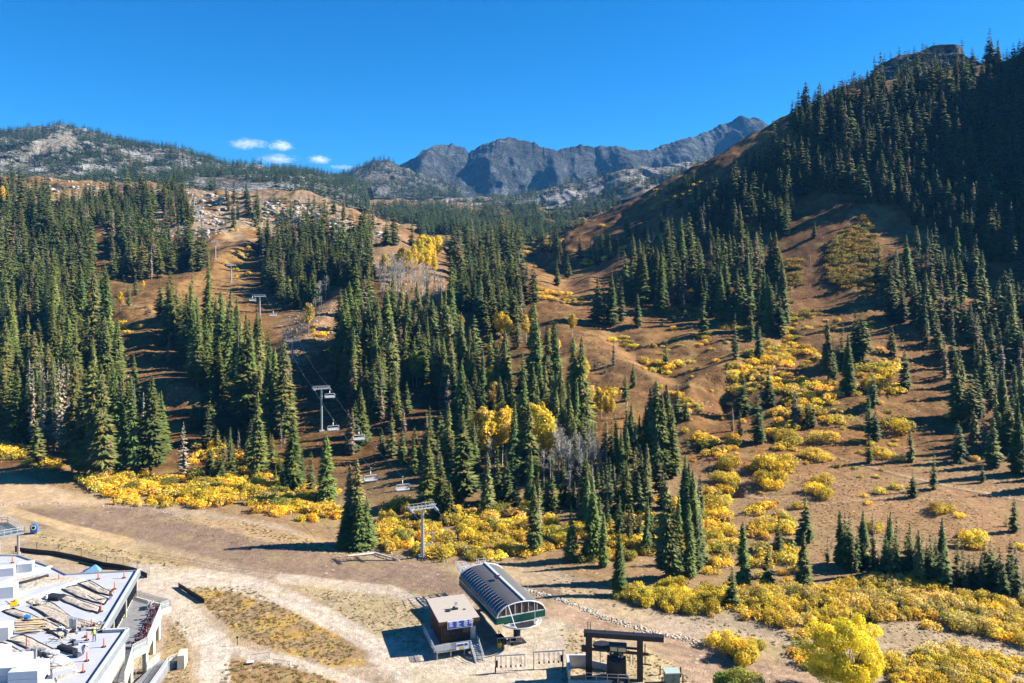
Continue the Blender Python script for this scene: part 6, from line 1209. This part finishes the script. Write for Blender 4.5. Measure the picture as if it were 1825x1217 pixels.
for px_, py_, h_, lb in ((127,1124,1.7,'left tall metal vent duct on the lodge roof'), (134,1124,1.6,'right tall metal vent duct on the lodge roof'), (52,1176,1.3,'left short metal vent duct near the foam stacks'), (62,1175,1.4,'right short metal vent duct near the foam stacks')):
    p = on_roof(px_, py_); t2 = empty('vent_duct', p, .2, lb, 'vent duct'); mb = MB(); mb.box((0, 0, h_/2), (.42, .42, h_)); mb.build('duct', M_galv, t2); mb = MB(); mb.box((0, 0, h_+.05), (.55, .55, .08)); mb.build('cap', M_galv, t2); mb = MB(); mb.box((0, 0, .08), (.7, .7, .16)); mb.build('flange', M_galv, t2)
mb = MB(); mb.tube([on_roof(47,1163), on_roof(47,1163)+Vector((0, 0, 2.3))], .06, 6); tag(mb.build('red_pole', simple_mat('rusty_red', (.2, .03, .02), .7)), 'thin dark red pole standing on the gravel strip', 'pole')
mb = MB(); rail(mb, tuple(on_roof(14,1172)), tuple(on_roof(46,1172)), 1.0, 3, .06); tag(mb.build('pipe_rail', M_galv), 'short pipe rail above the foam stacks on the roof', 'rail')
mb = MB(); mb.blob(on_roof(104,1183)+Vector((0, 0, .3)), (1.4, 1.0, .45), 3, .12, 4); tag(mb.build('white_bag', M_foam), 'heap of white plastic sheeting on the roof', 'plastic sheet')
mb = MB(); mb.blob(on_roof(95,1166)+Vector((0, 0, .25)), (.9, .6, .35), 2, .2, 6); tag(mb.build('white_bag', M_foam), 'small white sack beside the plastic sheeting heap', 'sack')
dbm = [M_foam, M_black, M_galv, M_wood, M_dark, M_jean]
for k in range(70):
    px_, py_ = rr.choice(((118, 1130), (108, 1145), (140, 1135), (78, 1165), (88, 1172), (130,1150), (172,1120)));  p = on_roof(px_+rr.gauss(0, 11), py_+rr.gauss(0, 6)); mb = MB(); w_ = rr.uniform(.15, .6)
    if p.x > -57.5: continue
    if k % 2: mb.bar(p+Vector((0, 0, .15)), p+Vector((rr.uniform(-1.2, 1.2), rr.uniform(-.8, .8), rr.uniform(.1, .8))), .06)
    else: mb.box(p+Vector((0, 0, w_*.35)), (w_*1.4, w_, w_*.7), rz=rr.uniform(0, 3))
    tag(mb.build('building_scrap', dbm[k % 6]), 'small piece of scrap material in the debris around the vent ducts', 'scrap', 'scraps of building material on the roof')
for k in range(9):
    a = on_roof(110+k*8, 1118+rr.uniform(-3, 16)); mb = MB(); mb.bar(a+Vector((0, 0, .3)), a+Vector((rr.uniform(-2, 2), rr.uniform(-1.5, 1.5), .5)), .05); tag(mb.build('batten', M_wood), 'thin timber batten lying in the debris near the vent ducts', 'batten', 'battens in the roof debris')

# ---------------------------------------------------------------- deck corner at the left edge
t = empty('upper_deck', atz(0, 966, 3.4), 0, 'raised blue grey metal deck corner with white railing at the left edge', 'deck'); o_ = t.location
pts = [atz(*p, 5.2)-Vector((o_.x, o_.y, 0)) for p in ((-160,985),(43,948),(14,931),(-180,940))]
mb = MB(); mb.prism([(p.x, p.y) for p in pts][::-1] if False else [(p.x, p.y) for p in pts], 5.2-.35-o_.z, 5.2-o_.z); mb.build('deck_plate', M_clad, t)
rb = MB()
for k in range(12): q_ = (k+.5)/12; a = pts[0].lerp(pts[3], q_); b = pts[1].lerp(pts[2], q_); rb.bar((a.x, a.y, 5.24-o_.z), (b.x, b.y, 5.24-o_.z), .1)
rb.build('ribs', M_dark, t)
rl = MB()
for a, b in ((pts[0], pts[1]), (pts[1], pts[2]), (pts[2], pts[3])): rail(rl, (a.x, a.y, 5.2-o_.z), (b.x, b.y, 5.2-o_.z), 1.1, None, .08)
rl.build('railing', M_whitep, t)
for k in (.0, .6): a = pts[0].lerp(pts[1], .75+k*.3); mb = MB(); mb.box((a.x, a.y+.5, (5.0-o_.z-3.6)/2), (.35, .35, 5.0-o_.z+3.6)); mb.build('column', M_galv, t)
t = empty('lower_deck', atz(-30, 1000, 2.4), .15, 'lower ribbed blue metal deck below the raised deck corner', 'deck'); mb = MB(); mb.box((0, 0, 0), (8, 4, .3)); mb.build('deck_plate', M_clad, t); mb = MB()
for k in range(8): mb.box((0, -1.75+k*.5, .19), (8, .1, .08))
mb.build('ribs', M_dark, t)
p = hit(61, 951); t = empty('blue_snow_machine', p, .3, 'blue round fan machine standing behind the raised deck', 'machine'); mb = MB(); mb.tube([(0, -.6, 1.5), (0, .7, 1.6)], [.75, .6], 18); mb.box((0, .1, .7), (1.4, 1.2, .7)); mb.build('drum', M_blue, t)
mb = MB(); mb.tube([(0, -.64, 1.5), (0, -.6, 1.5)], .55, 18); mb.build('ring', M_signw, t); mb = MB(); mb.tube([(0, -.68, 1.5), (0, -.63, 1.5)], .34, 14); mb.build('fan', M_dark, t)
for x in (-.5, .5): mb = MB(); mb.bar((x, 0, -.2), (x*.6, 0, .8), .12); mb.build('leg', M_black, t)
p = hit(31, 986); t = empty('red_barrier', p, .2, 'red folded barrier panel beside the silt fence end', 'barrier'); mb = MB(); mb.box((0, 0, .9), (.9, .12, 1.3)); mb.build('panel', M_red, t); mb = MB(); mb.box((0, 0, .12), (1.2, .5, .24)); mb.build('foot', M_whitep, t)
p = atz(163, 1021, .2); t = empty('blue_tent_cover', hit(163, 1021), .3, 'small pale blue peaked canopy behind the far roof edge', 'canopy'); mb = MB(); mb.add([(-1.6, -1, 0.3), (1.6, -1, 0.3), (1.6, 1, 0.3), (-1.6, 1, 0.3), (.7, 0, 1.6)], [(0, 1, 4), (1, 2, 4), (2, 3, 4), (3, 0, 4)]); mb.build('canopy', simple_mat('pale_blue_fabric', (.12, .26, .42), .6), t)
mb = MB()
for x in (-1.5, 1.5): mb.bar((x, -.9, 0), (x, -.9, .55), .08)
mb.build('frame', M_galv, t)

# ---------------------------------------------------------------- fences and small things on the apron
def silt(pts, lb, hh=.9, posts=True):
    P_ = [hit(*p) for p in pts]; o = P_[0]; t = empty('silt_fence', o, 0, lb, 'fence'); mb = MB()
    for a, b in zip(P_[:-1], P_[1:]):
        a = a-o; b = b-o; m_ = max(1, int((b-a).length/2)); 
        for k in range(m_):
            c, d = a.lerp(b, k/m_), a.lerp(b, (k+1)/m_); z = rr.uniform(-.1, .1); mb.bar(c+Vector((0, 0, hh/2)), d+Vector((0, 0, hh/2)), .08, hh)
    mb.build('fabric', M_black, t)
    if posts:
        pm = MB(); nm = MB()
        for a, b in zip(P_[:-1], P_[1:]):
            a = a-o; b = b-o; m_ = max(1, int((b-a).length/4))
            for k in range(m_+1): c = a.lerp(b, k/m_)+Vector((0, 1, 0)); pm.bar(c, c+Vector((0, 0, 2.0)), .06)
            a = a+Vector((0, 1, 0)); b = b+Vector((0, 1, 0)); nm.add([a, b, b+Vector((0, 0, 1.9)), a+Vector((0, 0, 1.9))], [(0, 1, 2, 3)])
        pm.build('posts', M_galv, t); nm.build('wire_mesh', M_net, t)
silt([(30,983),(60,986),(100,990),(140,998),(185,1010),(215,1014),(240,1020),(262,1030)], 'long black silt fence with wire mesh behind the lodge roof')
silt([(318,1046),(338,1059),(364,1075)], 'short black silt fence at the corner of the rusty grass', .8, False)
silt([(140,1004),(190,1015),(215,1016)], 'black fabric strip lying beside the long silt fence', .35, False)
for (a, b, lb) in (((447,1180),(480,1176),'left grey barrier frame beside the gravel path'), ((488,1188),(516,1192),'right grey barrier frame beside the gravel path')):
    A_, B_ = hit(*a), hit(*b); t = empty('crowd_barrier', A_, 0, lb, 'barrier'); d = B_-A_; d.z = 0; mb = MB(); mb.bar((0, 0, 0), (0, 0, 1.1), .05); mb.bar(d, d+Vector((0, 0, 1.1)), .05); mb.bar((0, 0, 1.1), d+Vector((0, 0, 1.1)), .05); mb.bar((0, 0, .15), d+Vector((0, 0, .15)), .04); mb.build('frame', M_galv, t)
    mb = MB(); mb.add([(0, 0, .15), (d.x, d.y, .15), (d.x, d.y, 1.1), (0, 0, 1.1)], [(0, 1, 2, 3)]); mb.build('mesh_panel', M_net, t)
p = hit(423, 1150); t = empty('sign_post', p, 0, 'short dark post with small head beside the gravel path', 'post'); mb = MB(); mb.bar((0, 0, -.2), (0, 0, 1.2), .09); mb.build('post', M_black, t); mb = MB(); mb.box((0, 0, 1.25), (.35, .1, .25)); mb.build('head', M_brownwall, t)
p = hit(446, 1183); t = empty('white_panel', p, .2, 'white flat panel lying by the rusty bushes near the path', 'panel'); mb = MB(); mb.box((0, 0, .3), (1.0, .7, .08)); mb.build('board', M_foam, t); mb = MB(); mb.box((0, 0, .12), (.7, .5, .25)); mb.build('stand', M_black, t)  # plain flat white panel, carries no information
mb = MB(); mb.tube([hit(620, 992)+Vector((0, 0, .15)), hit(668, 989)+Vector((0, 0, .4)), hit(712, 1000)+Vector((0, 0, .2))], [.2, .25, .1], 6)
tag(mb.build('fallen_log', M_white), 'pale fallen log right of the lone spruce foot', 'log')
